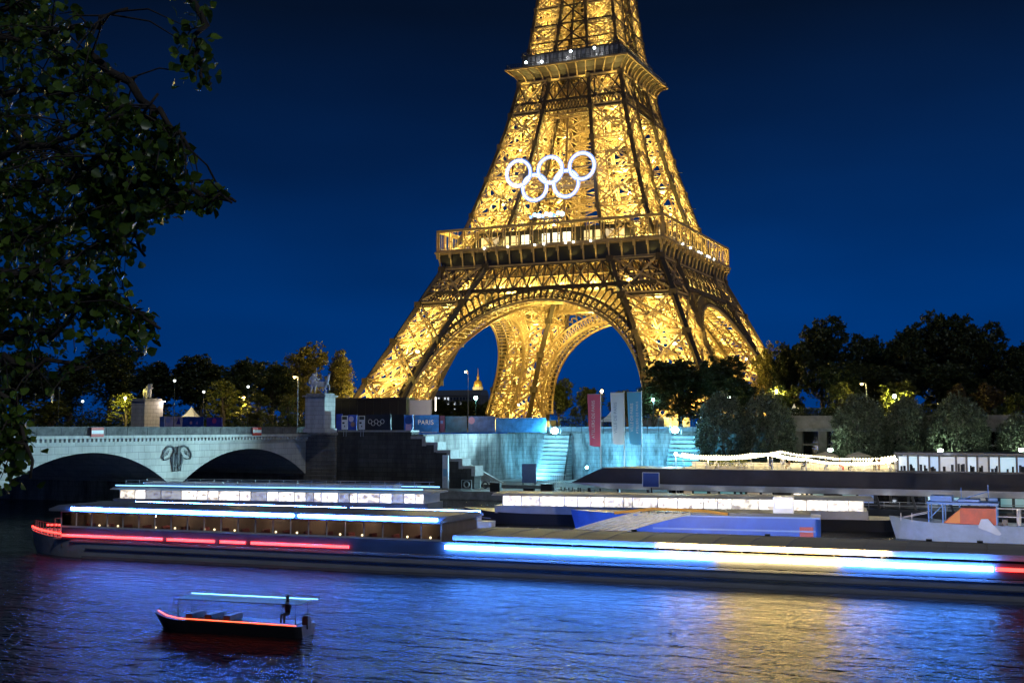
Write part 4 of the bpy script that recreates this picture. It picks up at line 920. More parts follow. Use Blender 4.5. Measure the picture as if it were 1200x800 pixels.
hoarding(193, 203, -180, 488, 497, 'lilac hoarding panel left of the dark lantern post', lil, [('disc', .4, .5, .5, 0, (.3,.35,.7))])
hoarding(204, 213, -180, 488, 497, 'pale pink hoarding panel with a dark blue wedge left of the tent', (.6,.5,.62), [('tri', .55, .02, .55, 1.4, (.03,.03,.3))])
hoarding(213.5, 238, -180, 488, 497, 'long deep blue hoarding panel below the peaked tent', blu, [('disc', .42, .2, .3, 0, (.6,.3,.4)), ('tri', .7, .02, .3, .6, (.3,.2,.5))])
hoarding(242, 260, -180, 489, 497, 'violet blue hoarding panel with red print right of the tent', (.06,.05,.4), [('disc', .5, .5, .5, 0, (.5,.08,.25))])
hoarding(394, 401, -181.8, 485, 503, 'blue hoarding strip right of the warrior pedestal', (.02,.05,.5))
hoarding(408, 418, -181.8, 486, 503, 'blue hoarding panel with pale and brown figure shapes', (.03,.08,.55), [('disc', .35, .72, .5, 0, (.6,.55,.8)), ('disc', .55, .35, .45, 0, (.35,.2,.18))])
o, w_, z0, z1 = hoarding(428, 458, -181.6, 485.5, 503.5, 'very dark blue hoarding panel printed with five small rings', (.012,.014,.04))
for i in range(5): MB().torus((-w_/2+1.0+i*.62, -.03, (z0+z1)/2+(.12 if i % 2 == 0 else -.22)), .36, .045, 'y', 24, 5).build('ring_print', m_white, o)
hoarding(458.5, 473, -181.6, 485.5, 503.5, 'black hoarding panel left of the blue poster with a disc', (.01,.01,.012))
hoarding(459, 479, -181.2+.5, 486, 492, 'dark backing board behind the hoardings', (.012,.012,.013)) if 0 else None
hoarding(459.5+14, 484, -181.4, 486, 504, 'bright blue poster with a dark disc over a pink cup shape', (.05,.25,.75), [('disc', .5, .66, .72, .004, (.02,.08,.3)), ('box', .5, .2, .55, .55, (.7,.45,.6))])
hoarding(486, 514, -151, 486, 497.5, 'blue hoarding reading PARIS above the stairs', (.03,.20,.62)); 
o = bpy.data.objects[-1] if 0 else None
ho_ = [q for q in COL.objects if q.name.startswith('poster_hoarding')][-1]; text('lettering', 'PARIS', 1.35, m_white, ho_, (-.2, -.05, 1.9), (R(90),0,0), 1.1)
hoarding(514.5, 521, -150, 487, 497.5, 'small dark red and blue panel right of the PARIS hoarding', (.12,.05,.12), [('box', .5, .3, .3, .3, (.1,.2,.5))])
hoarding(522, 547, -149.6, 487.5, 497.5, 'teal blue translucent fence banner right of the PARIS hoarding', (.02,.12,.22))
hoarding(549, 580, -149.6, 487.5, 497.5, 'blue fence banner with a pink patch in front of the rear tower foot', (.10,.22,.5), [('disc', .12, .5, .7, 0, (.55,.3,.45))])
hoarding(581, 640, -149.6, 489.5, 497.5, 'long pale blue fence banner under the rear tower foot', (.08,.30,.6))
for px in (404, 424):
    p = ony(px, 495, -183.3); o = thing('notice_board', ('white notice board with black print on the dark wall, nearer the pedestal' if px == 404 else 'white notice board with black print on the dark wall, farther right'), 'notice board', p)
    MB().box((-.62,-.06,-1.2),(.62,.03,1.2)).build('board', m_white, o); mk = mat('black_print', (.02,.02,.02), .5)
    MB().box((-.5,-.08,.5),(.5,-.063,1.05)).build('print', mk, o); MB().box((-.45,-.08,-.2),(.0,-.063,.1)).build('print', mk, o); MB().box((-.1,-.08,-.75),(.12,-.063,-.5)).build('print', mk, o)
    MB().bars([(-.2,.0,-1.2),(.3,0,-1.2)], [(-.2,.0,-2.4),(.3,0,-2.4)], .08).build('post', m_steel, o)
# dark long cabin and pale panel before the left foot
o = thing('site_cabin', 'long black site cabin hiding the left foot of the tower', 'cabin', (0,0,0)); Y = -150
xa, xb = xat(391, Y), xat(476, Y); MB().box((xa, Y, -.35), (xb, Y+3, zat(468, 430, Y))).build('body', mat('black_cladding', (.012,.012,.014), .6), o)
MB().box((xa-.2, Y-.3, zat(468, 430, Y)+.003), (xb+.2, Y+3.2, zat(466, 430, Y))).build('roof_edge', mat('dark_trim', (.03,.028,.025), .5), o)
MB().bars([(xa+i*(xb-xa)/9, Y-.04, -.3) for i in range(10)], [(xa+i*(xb-xa)/9, Y-.04, zat(469, 430, Y)) for i in range(10)], .08).build('seam', mat('dark_trim', (.03,.028,.025), .5), o)
o = thing('pale_screen', 'plain pale grey screen beside the black cabin left of the arch', 'screen', (0,0,0)); xa, xb = xat(480, Y), xat(505, Y)
MB().box((xa, Y, -.35), (xb, Y+.15, zat(468.5, 490, Y))).build('sheet', mat('pale_sheet', (.55,.52,.50), .7, var=.1, scale=.4), o); MB().bars([(xa-.1, Y-.05, -.3), (xb+.1, Y-.05, -.3)], [(xa-.1, Y-.05, zat(466, 490, Y)), (xb+.1, Y-.05, zat(467, 490, Y))], .15).build('frame_post', m_steel, o)
lamp((xat(503, -158), -158, 3.6), 1300, (1,.9,.85), .4, parent=o)  # added lamp in mid-air, lights the screen and the PARIS hoarding
p = ony(510.5, 472, -149); o = thing('lit_tube', 'upright warm white light tube right of the pale screen', 'lamp', p); MB().tube([(0,0,-1.6),(0,0,1.2)], .13, 8).build('tube', glow('tube_light', (1,.9,.75), 3), o); MB().bars([(0,0,-p[2]-.4)], [(0,0,-1.6)], .1).build('post', m_post, o)
# iron fence on the wall top
o = thing('iron_fence', 'dark iron mesh fence with posts running along the quay top', 'fence', (0,0,0)); xa, xb = xat(484, -149), xat(826, -149)
MB().bars([(xa, -149.2, z) for z in (.9, 2.0, 2.6)], [(xb, -149.2, z) for z in (.9, 2.0, 2.6)], .05).build('rail', m_post, o)
n = 28; MB().bars([(xa+(xb-xa)*i/n, -149.2, -.6) for i in range(n+1)], [(xa+(xb-xa)*i/n, -149.2, 2.65) for i in range(n+1)], .09).build('posts', m_post, o)
MB().box((38.6, -149.6, -.8), (xb, -143.97, -.603)).build('ledge', m_copd, o) if 0 else None
# ---- three tall banners
def banner(px_pole, px_l, topy, boty, label, m, lines, tm):
    Y = -150.4; x = xat(px_pole, Y); o = thing('tall_banner', label, 'banner', (x, Y, QUAY), 0, 'tall banners in front of the pale wall')
    w_ = x-xat(px_l, Y); z1 = zat(topy, px_pole, Y)-QUAY; z0 = zat(boty, px_pole, Y)-QUAY; n = 12
    MB().lathe((0,0,0), [(.16,0),(.16,.3),(.085,.4),(.06,z1+.3)], 8).bars([(-w_-.05,0,z1+.06)], [(.05,0,z1+.06)], .06).build('pole', m_white, o)
    V, F = [], []
    for i in range(n+1):
        for j in range(9):
            u = j/8; low = z0+(.0 if u > .55 else .25*(1-u/.55)**2); z = z1-(z1-low)*i/n
            lean = .045*w_*(i/n)*4*(1-u); V.append((-.07-w_*(1-u)+lean*.9, -.06-.10*math.sin(u*5+i*.35)*(i/n), z))
    for i in range(n):
        for j in range(8): a = i*9+j; F.append((a, a+1, a+10, a+9))
    MB().add(V, F).build('flag', m, o, True)
    for body, du, size, sp in lines:
        t_ = text('lettering', body, size, tm, o, (-w_*(1-du)+.1, -.22, z1-(z1-z0)*.48), (R(90), R(-90), 0), sp)
    return o
m_bred = mat('red_banner_cloth', (.62,.12,.20), .7); m_bwhi = mat('white_banner_cloth', (.62,.74,.78), .7); m_bblu = mat('blue_banner_cloth', (.10,.40,.62), .7); m_let = mat('blue_grey_letter', (.22,.36,.44), .6)
banner(704, 689, 462, 523, 'red banner with white upright lettering, leftmost of the three', m_bred, [('ATELIERS·DE·PARIS', .42, .86, 1.0)], m_white)
banner(731.5, 716, 460, 521, 'white banner with grey lettering in the middle of the three', m_bwhi, [('VILLE·DE·PARIS', .34, .86, 1.02)], m_let)
banner(752, 735.5, 459.5, 521, 'blue banner with two rows of white lettering, rightmost of the three', m_bblu, [('VILLE·DE·PARIS', .30, .80, 1.0), ('ATELIERS·DE·PARIS', .68, .62, 1.15)], m_white)
o = [q for q in COL.objects if q.name.startswith('tall_banner')]
for q, pw, cl in zip(o, (420, 700, 480), ((1,.8,.85), (.8,.95,1), (.7,.92,1))): MB().cbox((-.9,-3.0,.2),(.5,.4,.35)).build('added_uplight', m_post, q); lamp((-.9,-2.9,.5), pw*2.6, cl, .3, 'SPOT', (-.9, 0, 10), 80, .8, q)  # added lamps at the pole feet to brighten the banner cloth
# ---- far city: golden dome and lit house row through the arch
o = thing('golden_dome', 'small golden dome with spire far away through the left arch', 'dome', (0,0,0)); Y = 900
x = xat(560, Y); sc_ = 1260/FPX; zb = zat(458, 560, Y); D = lambda py: zat(py, 560, Y)-zb
m_gold = mat('gilded_dome', (.5,.33,.08), .4, .6, var=.4, scale=.3); MB().lathe((x,Y,zb), [(6.5,0),(6.5,D(454)),(6,D(453))], 14).build('drum', m_cop, o); MB().lathe((x,Y,zb), [(5.4,D(453)),(5.2,D(450)),(4.2,D(447)),(2.4,D(445.4)),(1.6,D(445)),(1.6,D(442)),(1.9,D(441.6)),(.9,D(440)),(.6,D(437)),(.15,D(431))], 14).build('dome', m_gold, o, False)
lamp((x-16, Y-26, zb+4), 60000, (1,.75,.25), 1, parent=o); lamp((x+16, Y-26, zb+4), 60000, (1,.75,.25), 1, parent=o)
o = thing('distant_house_row', 'distant pale house row with lit windows through the left arch', 'building', (0,0,0)); Y = 420; xa, xb = xat(508, Y), xat(563, Y); zt_ = zat(463, 535, Y)
MB().box((xa, Y, -1), (xb, Y+14, zt_)).build('wall', mat('house_wall', (.10,.11,.13), .8, var=.3, scale=.2), o); MB().prism([(Y-.5, zt_), (Y+14.5, zt_), (Y+11, zt_+4), (Y+4, zt_+4)], xa, xb, 'x').build('roof', mat('zinc_roof', (.12,.14,.17), .5), o)
mw = glow('house_window_lit', (.8,.9,1), .8); mw2 = mat('house_window_dark', (.02,.03,.04), .15); rr_ = random.Random(4)
for i in range(14):
    for j in range(3):
        MB().box((xa+1+i*(xb-xa-2)/14, Y-.08, zt_-3.6-j*3.6), (xa+2.4+i*(xb-xa-2)/14, Y-.02, zt_-1.5-j*3.6)).build('window', mw if rr_.random() < .4 else mw2, o)
# ================================================================ floating restaurant at the quay
rs = thing('floating_restaurant', 'long floating restaurant with dark flat roof edge, lit terrace and glass cabin', 'restaurant boat', (0,0,0))
YF = -199.0; X0, X1 = xat(662, YF), 176
m_dk = mat('dark_roof_cladding', (.055,.052,.055), .35, var=.3, scale=.4); m_fas = mat('pale_fascia', (.6,.6,.62), .4, var=.2, scale=.5); m_hull = mat('pontoon_steel', (.03,.035,.045), .4, var=.4, scale=1)
zr = -5.15; zm_ = -7.25; zl = -8.05
MB().prism([(X0+3, -12.2), (X1, -12.2), (X1, -9.9), (X0+1, -9.9)], YF+.3, YF+12, 'y').build('pontoon', m_hull, rs)
xr = xat(705, YF)
mb = MB().add([(xr, YF, zr), (X1, YF, zr), (X1, YF-.5, zm_), (X0+1.2, YF-.5, zm_), (xr+2, YF+10, zr), (X1, YF+10, zr), (X1, YF+10, zm_), (X0+3, YF+10, zm_)],
              [(0,3,2,1), (0,1,5,4), (0,4,7,3), (1,2,6,5), (3,7,6,2), (4,5,6,7)]); mb.build('roof_edge', m_dk, rs)
MB().add([(X0+.6, YF-.62, zm_-.003), (X1, YF-.62, zm_-.003), (X1, YF-.3, zl), (X0+7, YF-.3, zl), (X0+2, YF+10, zm_-.003), (X1, YF+10, zm_-.003), (X1, YF+10, zl), (X0+8, YF+10, zl)],
         [(0,3,2,1), (0,1,5,4), (0,4,7,3), (1,2,6,5), (3,7,6,2), (4,5,6,7)]).build('fascia', m_fas, rs)
for x in np.arange(X0+4, X1, 4.4): MB().bars([(x, YF+.4, -9.9)], [(x-.5, YF+.4, zl)], .28).build('column', m_hull, rs)
xg = xat(775, YF)
MB().box((xg, YF+3.2, -9.9), (X1-1, YF+3.4, zl-.01)).build('inner_wall', mat('restaurant_inner_wall', (.06,.07,.08), .5, var=.6, scale=.5, stretch=(1,1,.2)), rs)
mp_ = [glow('teal_lit_pane', (.1,.5,.55), .35), glow('warm_lit_pane', (.8,.6,.35), .28), glow('blue_lit_pane', (.08,.22,.7), .5), mat('dark_pane', (.01,.012,.015), .1), glow('grey_lit_pane', (.5,.55,.55), .14)]
rr_ = random.Random(9); x = xg+.5
while x < X1-3:
    w_ = rr_.uniform(.8, 2.0); k = rr_.choice((0, 0, 1, 2, 3, 3, 3, 4, 4))
    MB().box((x, YF+3.08, -9.3), (x+w_, YF+3.16, zl-.25)).build('pane', mp_[k], rs); x += w_+.35
mb = MB(); rail = MB()
for x in np.arange(X0+8, X1, 1.9):
    rail.bars([(x, YF+.35, -9.9)], [(x, YF+.35, -8.95)], .07)
rail.bars([(X0+8, YF+.35, -8.95), (X0+8, YF+.35, -9.4)], [(X1, YF+.35, -8.95), (X1, YF+.35, -9.4)], .06); rail.build('railing', m_steel, rs)
for x in np.linspace(X0+6, xat(1260, YF), 12): lamp((x, YF-1.3, -9.2), 34, (.75,.85,1), .2, parent=rs)  # added lamps along the pontoon edge to brighten the pale fascia
lamp((X0+9, YF+3, -8.4), 260, (.3,.7,1), .3, parent=rs); lamp((xg+18, YF+1.8, -8.3), 160, (1,.8,.5), .3, parent=rs); lamp((xg+36, YF+1.8, -8.3), 160, (.6,.8,1), .3, parent=rs)
# glass cabin on the roof, right
xc0 = xat(1051, YF+1.5); Yc = YF+1.6; zc0, zc1 = zr+.003, zat(533, 1100, Yc)
MB().box((xc0-.4, Yc-.5, zc1), (X1, YF+9, zc1+.3)).build('cabin_roof', m_dk, rs); MB().box((xc0, YF+7, zc0), (X1, YF+7.2, zc1-.003)).build('cabin_back_wall', mat('cabin_back', (.55,.58,.6), .6, var=.5, scale=.9), rs)
x = xc0; i = 0; mull = MB()
while x < X1-2:
    w_ = (1.25, 1.25, 1.35, 1.2, 2.0)[i % 5]; mull.box((x-.13, Yc-.08, zc0), (x+.13, Yc+.1, zc1-.003))
    f = MB().box((x+.13, Yc-.03, zc0+.2), (x+w_-.13, Yc+.0, zc1-.2)).build('window', (glow('cabin_pane_white', (.62,.85,1), .55), glow('cabin_pane_blue', (.25,.55,.9), .5), glow('cabin_pane_dim', (.6,.65,.62), .22), glow('cabin_pane_cyan', (.45,.8,.95), .6))[(0,3,0,1,2,2,0,2,0,3,1)[i % 11]], rs)
    rr2 = random.Random(i); b_ = MB(); 
    for q in range(3): u = x+.3+rr2.random()*(w_-.6); b_.box((u-.1-rr2.random()*.12, Yc-.055, zc0+.2), (u+.12, Yc-.035, zc0+.5+rr2.random()*.7))
    b_.build('window_contents', mat('dark_contents', (.03,.035,.04), .6), f)
    x += w_; i += 1
mull.box((xc0, Yc-.1, zc0), (X1, Yc+.06, zc0+.18)); mull.build('mullions', m_dk, rs)
lamp((xc0+6, Yc-2, zc1+.2), 60, (.7,.85,1), .3, parent=rs)
# terrace: floor, railing, parasols, shrubs, people, string lights
xt0 = xat(790, YF+1); MB().box((xt0, YF+.6, zr+.004), (xc0-.5, YF+9.6, zr+.09)).build('terrace_floor', mat('pale_decking', (.42,.38,.3), .7, var=.2, scale=2), rs)
rail = MB(); 
for x in np.arange(xt0, xc0-.5, 1.6): rail.bars([(x, YF+.35, zr)], [(x, YF+.35, zr+.85)], .06)
rail.bars([(xt0, YF+.35, zr+.85)], [(xc0-.5, YF+.35, zr+.85)], .07); rail.build('terrace_railing', m_steel, rs)
MB().box((xt0, YF+9.5, zr+.1), (xc0-.5, YF+9.62, zr+.75)).build('terrace_back_panel', mat('cream_panel', (.6,.54,.42), .6, var=.2, scale=1.5), rs)
m_bulb = glow('string_bulb', (1,.86,.52), 11); m_wire = mat('black_wire', (.02,.02,.02), .6)
def string(way, Y, label, nb):
    o = thing('string_lights', label, 'string lights', (0,0,0)); P_ = np.array([ony(px, py, Y) for px, py in way]); s = np.linspace(0, 1, len(P_)); q = np.linspace(0, 1, nb)
    C = np.stack([np.interp(q, s, P_[:,k]) for k in range(3)], 1); C[:,2] -= .16*np.abs(np.sin(q*math.pi*(len(P_)-1)))
    MB().tube(C, .025, 4).build('cable', m_wire, o); b0 = MB().lathe((0,0,-.22), [(.03,-.11),(.12,-.06),(.14,.02),(.10,.1),(.04,.18)], 7).build('bulb', m_bulb, o); b0.location = C[0]
    for c in C[1:]: b1 = b0.copy(); COL.objects.link(b1); b1.location = c
    pst = MB()
    for p in P_: pst.bars([(p[0], p[1], zr)], [(p[0], p[1], p[2]+.1)], .09)
    pst.build('post', m_steel, o); o2 = o
    for p in C[4::9]: lamp((p[0], p[1]-.5, p[2]-.5), 105, (1,.84,.5), .2, parent=o)
    return o
string([(792,531),(830,535.5),(866,533.5),(905,529.5),(945,536),(985,541),(1020,541),(1050,536.5)], YF+1.2, 'front string of warm bulbs swagged along the terrace rail', 92)
string([(800,530),(840,533),(880,530.5),(915,527.5),(960,533),(1000,536),(1048,533)], YF+5.5, 'rear string of warm bulbs hanging above the terrace middle', 80)
string([(800,532),(850,536),(900,531),(950,538),(1000,540.5),(1049,535)], YF+8.6, 'string of warm bulbs at the back edge of the terrace', 80)
m_par = mat('cream_parasol_cloth', (.75,.65,.45), .8)
for px, lab in ((967, 'cream parasol at the left of the two on the terrace'), (1005, 'cream parasol at the right of the two on the terrace')):
    x = xat(px, YF+5); o = thing('parasol', lab, 'parasol', (x, YF+5, zr+.09), 0, 'parasols on the terrace'); MB().lathe((0,0,0), [(.3,0),(.3,.08),(.04,.1),(.035,2.3)], 8).build('pole', m_steel, o); MB().lathe((0,0,0), [(1.75,1.75),(1.2,2.02),(.5,2.25),(.03,2.4)], 8).build('canopy', m_par, o)
for i, px in enumerate((832, 845, 857, 869)):
    x = xat(px, YF+2.2); o = thing('planter_shrub', ('leafy yellow shrub leftmost in the terrace planters', 'leafy yellow shrub second from the left in the terrace planters', 'leafy yellow shrub third from the left in the terrace planters', 'leafy yellow shrub rightmost in the terrace planters')[i], 'shrub', (x, YF+2.2, zr+.09), 0, 'shrubs in terrace planters')
    MB().box((-.7,-.3,0),(.7,.3,.35)).build('planter', m_conc, o); C = RNG.normal(size=(240,3))*(.36,.25,.24)+(0,0,.75); V, F = leaves(C, .3, .2); c = bpy.data.objects.new('foliage', mesh_of('foliage', V, F, m_leafy)); COL.objects.link(c); c.parent = o
m_skin = mat('skin', (.45,.28,.2), .6); cloth = [mat('cloth_dark_blue', (.03,.04,.09), .8), mat('cloth_white', (.6,.58,.55), .8), mat('cloth_brown', (.16,.09,.05), .8), mat('cloth_black', (.015,.015,.017), .8), mat('cloth_red', (.35,.05,.04), .8)]
def person(x, y, z, rz, label, m, sit=False):
    o = thing('person', label, 'person', (x, y, z), rz)
    if sit: n = [(0,0,.52,.14),(0,.02,.8,.15),(0,.03,1.08,.15),(0,.02,1.24,.06),(0,0,1.40,.105),(.1,0,.52,.1),(.11,-.42,.5,.075),(.11,-.42,.05,.055),(-.1,0,.52,.1),(-.11,-.42,.5,.075),(-.11,-.42,.05,.055),(.21,.02,1.1,.06),(.25,-.08,.84,.045),(.16,-.34,.78,.04),(-.21,.02,1.1,.06),(-.25,-.08,.84,.045),(-.16,-.34,.78,.04)]
    else: n = [(0,0,.95,.15),(0,0,1.2,.15),(0,0,1.42,.16),(0,0,1.56,.06),(0,-.02,1.72,.11),(.1,0,.88,.1),(.12,0,.48,.07),(.12,.02,.06,.055),(-.1,0,.88,.1),(-.12,-.02,.48,.07),(-.12,-.03,.06,.055),(.22,0,1.42,.06),(.27,.02,1.12,.045),(.24,-.12,.9,.04),(-.22,0,1.42,.06),(-.27,.02,1.12,.045),(-.24,-.12,.9,.04)]
    e = [(0,1),(1,2),(2,3),(3,4),(0,5),(5,6),(6,7),(0,8),(8,9),(9,10),(2,11),(11,12),(12,13),(2,14),(14,15),(15,16)]
    skin('body', n, e, m, o, 1); h = n[4]; MB().ball((0,h[1]+.015,h[2]+.045), .125, 8, 6).build('hair', mat('dark_hair', (.02,.015,.01), .6), o, True); return o
zt = zr+.09
chair = None
for i, (px, dy, sit, cm, lab) in enumerate(((902, 1.6, 1, 0, 'seated person in dark blue left of the standing pale figure'), (917, 1.4, 0, 1, 'standing person in white on the terrace left of the string light dip'), (924, 2.4, 1, 2, 'seated person in brown just right of the standing pale figure'), (942, 1.6, 1, 3, 'seated person in black under the left parasol'),
    (968, 1.5, 1, 0, 'seated person in dark blue near the middle of the terrace'), (984, 1.7, 1, 4, 'seated person in red under the right parasol'), (997, 1.5, 1, 3, 'seated person in black right of the red dressed one'), (1024, 1.4, 0, 3, 'standing person in black near the glass cabin'), (1029, 1.9, 0, 2, 'standing person in brown beside the one in black near the cabin'), (1041, 1.4, 1, 1, 'seated person in white next to the glass cabin'))):
    person(xat(px, YF+dy), YF+dy, zt, RNG.uniform(-1.2, 1.2), lab, cloth[cm], bool(sit))
    if sit:
        x, y = xat(px, YF+dy), YF+dy; o = thing('terrace_stool', 'pale stool under the '+lab.split(' ', 1)[1], 'stool', (x, y, zt), 0, 'terrace stools'); MB().box((-.2,-.15,.36),(.2,.2,.40)).build('seat', m_steel, o)
        for sx in (-.16, .16):
            for sy in (-.11, .16): MB().bars([(sx,sy,0)], [(sx,sy,.36)], .04).build('leg', m_steel, o)
# panel sign and mast lamps in front of the restaurant
p = ony(763, 562, YF-1); o = thing('blue_sign_board', 'square dark blue sign board fixed before the restaurant fascia', 'sign', p); MB().box((-1.15,-.08,-.95),(1.15,.05,.95)).build('board', mat('navy_board', (.03,.07,.28), .4), o); MB().bars([(-1.2,-.1,-1),(1.2,-.1,-1),(-1.2,-.1,1),(-1.2,-.1,-1)], [(-1.2,-.1,1),(1.2,-.1,1),(1.2,-.1,1),(1.2,-.1,-1)], .1).build('frame', m_white, o); MB().bars([(0,.1,-.95)], [(0,.6,-9.9-p[2])], .12).build('post', m_post, o)
p = ony(792, 533, YF+.2); o = thing('mast_lamp', 'white mast lamp at the left end of the terrace lights', 'lamp', p); MB().bars([(0,0,-9.9-p[2])], [(0,0,0)], .09).build('mast', m_white, o); MB().ball((0,0,.15), .26).build('lamp_globe', glow('mast_globe', (.85,1,1), 12), o); lamp((0,-.5,.1), 160, (.8,.95,1), .2, parent=o)
p = ony(688, 547.8, YF+1.5); o = thing('roof_floodlight', 'small blue white floodlight on the left roof tip', 'floodlight', p); MB().cbox((0,.1,-.2),(.5,.4,.3)).build('housing', m_post, o); MB().ball((0,-.12,.05), .2).build('lamp_glass', m_gb, o); lamp((0,-.6,.3), 160, (.4,.75,1), .2, parent=o)
l_ = lamp((-.5,-.4,.25), 165000, (.46,.83,.95), .3, 'SPOT', None, 58, .8, o); l_.rotation_euler = (Vector((BX, -226, -.5))-Vector(p)).to_track_quat('-Z','Y').to_euler()
# ---- things on the lower quay, left of the restaurant
Yq = -187.5
def quay(px, Y=Yq): return (xat(px, Y), Y, QUAY)
o = thing('pale_totem', 'tall pale totem sign standing on the lower quay below the stairs', 'totem', quay(522.5, -188)); MB().box((-.55,-.3,0),(.55,.3,.3)).build('foot', m_conc, o); MB().box((-.5,-.2,.303),(.5,.2,5.6)).build('panel', mat('totem_panel', (.6,.68,.75), .5, var=.25, scale=.8), o); MB().box((-.36,-.215,2.2),(.36,-.203,3.4)).build('print', mat('totem_print', (.2,.45,.65), .5), o)
o = thing('grey_blue_panel', 'square grey blue panel on two legs near the left buttress', 'panel', quay(620, -176)); MB().box((-1.3,-.08,.8),(1.3,.08,4.0)).build('panel', mat('slate_panel', (.08,.10,.2), .5, var=.2, scale=2), o)
for s in (-1.1, 1.1): MB().bars([(s,0,0)],[(s,0,.8)],.14).build('leg', m_post, o)
o = thing('dark_ramp', 'low dark sloping ramp deck on the quay before the floodlit wall', 'ramp', (0,0,0)); xa, xb = xat(566, -170), xat(655, -170); MB().prism([(xa-1.5,-178),(xb+2,-178),(xb-3,-165),(xa+2,-165)], QUAY+.01, QUAY+.5, 'z').build('deck', mat('ramp_deck', (.10,.09,.085), .7, var=.4, scale=1), o)
for px, lab in ((547, 'round life ring rack leftmost on the quay edge'), (569, 'white rack holding a dark life ring on the quay edge')):
    o = thing('life_ring_rack', lab, 'life ring rack', quay(px, -188.6)); MB().bars([(-.9,0,0),(.9,0,0),(-.9,0,1.7),(-.9,0,.4)],[(-.9,0,1.7),(.9,0,1.7),(.9,0,1.7),(.9,0,.4)],.07).build('frame', m_steel, o); MB().torus((0,-.06,1.0), .48, .11, 'y', 24, 7).build('life_ring', mat('life_ring_dark', (.05,.05,.06), .6) if px > 560 else m_steel, o, True)
for px, w_, lab in ((581, 1.7, 'black box shaped planter beside the dark life ring'), (620, 1.7, 'low black planter box between life rings and tables'), (641, 1.9, 'black planter box with brown slats near the restaurant')):
    o = thing('planter_box', lab, 'planter', quay(px, -188.8)); h = 1.4 if px in (581, 641) else .7; MB().box((-w_/2,-.35,0),(w_/2,.35,h-.06)).build('box', mat('black_planter', (.02,.02,.02), .6), o); MB().box((-w_/2-.05,-.4,h-.057),(w_/2+.05,.4,h)).build('rim', m_hull, o)
    if px == 641: MB().bars([(-.9+i*.2,-.38,.02) for i in range(10)], [(-.9+i*.2,-.38,.45) for i in range(10)], .08).build('slats', mat('brown_slat', (.22,.13,.07), .7), o)
for i, px in enumerate((655, 664, 673, 684, 696)):
    o = thing('bistro_table', ('small round white bistro table leftmost before the restaurant', 'second small white bistro table from the left before the restaurant', 'middle small white bistro table before the restaurant', 'fourth small white bistro table from the left, under the roof tip', 'rightmost small white bistro table under the restaurant roof')[i], 'table', quay(px, -188.8+.5*(i % 2)), 0, 'bistro tables on the quay')
    MB().lathe((0,0,0), [(.25,0),(.25,.03),(.035,.05),(.035,.72)], 8).build('stem', m_post, o); MB().lathe((0,0,0), [(.42,.722),(.42,.76)], 14).build('table_top', m_white, o)
    for s in (-1, 1):
        c = thing('bistro_chair', ('black bistro chair at the '+('left' if s < 0 else 'right')+' of the '+('leftmost', 'second', 'middle', 'fourth', 'rightmost')[i]+' white bistro table'), 'chair', (o.location[0]+s*.75, o.location[1], QUAY), s*R(90), 'bistro chairs on the quay')
        MB().box((-.21,-.2,.43),(.21,.2,.47)).build('seat', m_post, c); MB().box((-.2,-.22 if s < 0 else -.22,.5),(.2,-.18,.9)).build('backrest', m_post, c)
        for a in (-.18, .18):
            for b_ in (-.17, .17): MB().bars([(a,b_,0)],[(a,b_,.43)],.035).build('leg', m_post, c)
person(*quay(483+.5, -188), .4, 'small dark figure sitting on the quay edge left of the totem', cloth[3], False)
o = thing('quay_mesh_gate', 'pale blue mesh gate of thin rails at the restaurant gangway', 'gate', quay(652, -181)); MB().bars([(-1.6+i*.32,0,0) for i in range(11)], [(-1.6+i*.32,0,2.5) for i in range(11)], .05).bars([(-1.6,0,.1),(-1.6,0,2.5),(-1.6,0,1.3)], [(1.6,0,.1),(1.6,0,2.5),(1.6,0,1.3)], .08).build('bars', m_steel, o)
lamp((xat(640, -183), -183, -6.5), 450, (.4,.8,1), .4)  # added fill lamp floating over the lower quay
lamp((xat(590, -184), -186, -6.0), 350, (.45,.8,1), .4)  # second added fill lamp above the quay
# ================================================================ boats (at rest)
def boat(name, label, cat, px, Y_or_pt, rz, group=None):
    o = thing(name, label, cat, Y_or_pt, rz, group); return o
def wpt(px, py): p = onz(px, py, WATER); return p
def hull_mb(L, B, D, bow=6, stern=3, sheer=.3, draft=.5, z_step=None, n=36, flare=.82):
    """loft: local x from bow (0) to stern (L), z=0 at the waterline"""
    V, F = [], []; xs = np.concatenate([np.linspace(0, bow, 14)[:-1], np.linspace(bow, L-stern, n)[:-1], np.linspace(L-stern, L, 6)])
    for x in xs:
        f = 1.0
        if x < bow: f = math.sin(min(1, x/bow)*math.pi/2)**.8
        if x > L-stern: f = 1-.25*((x-L+stern)/stern)**2
        h = D+sheer*max(0, 1-x/(bow*1.6))**2; rake = -1.0*(1-min(1, x/bow))
        w_ = max(B/2*f, .03)
        V += [(x-rake*.9, -w_*flare*.7, -draft), (x-rake*.5, -w_*flare, 0), (x+rake*.15, -w_, h), (x+rake*.15, w_, h), (x-rake*.5, w_*flare, 0), (x-rake*.9, w_*flare*.7, -draft)]
    m = len(xs)
    for i in range(m-1):
        for j in range(6): F.append((i*6+j, i*6+(j+1)%6, (i+1)*6+(j+1)%6, (i+1)*6+j))
    F += [tuple(range(6)), tuple((m-1)*6+j for j in range(6))[::-1]]; return MB().add(V, F)
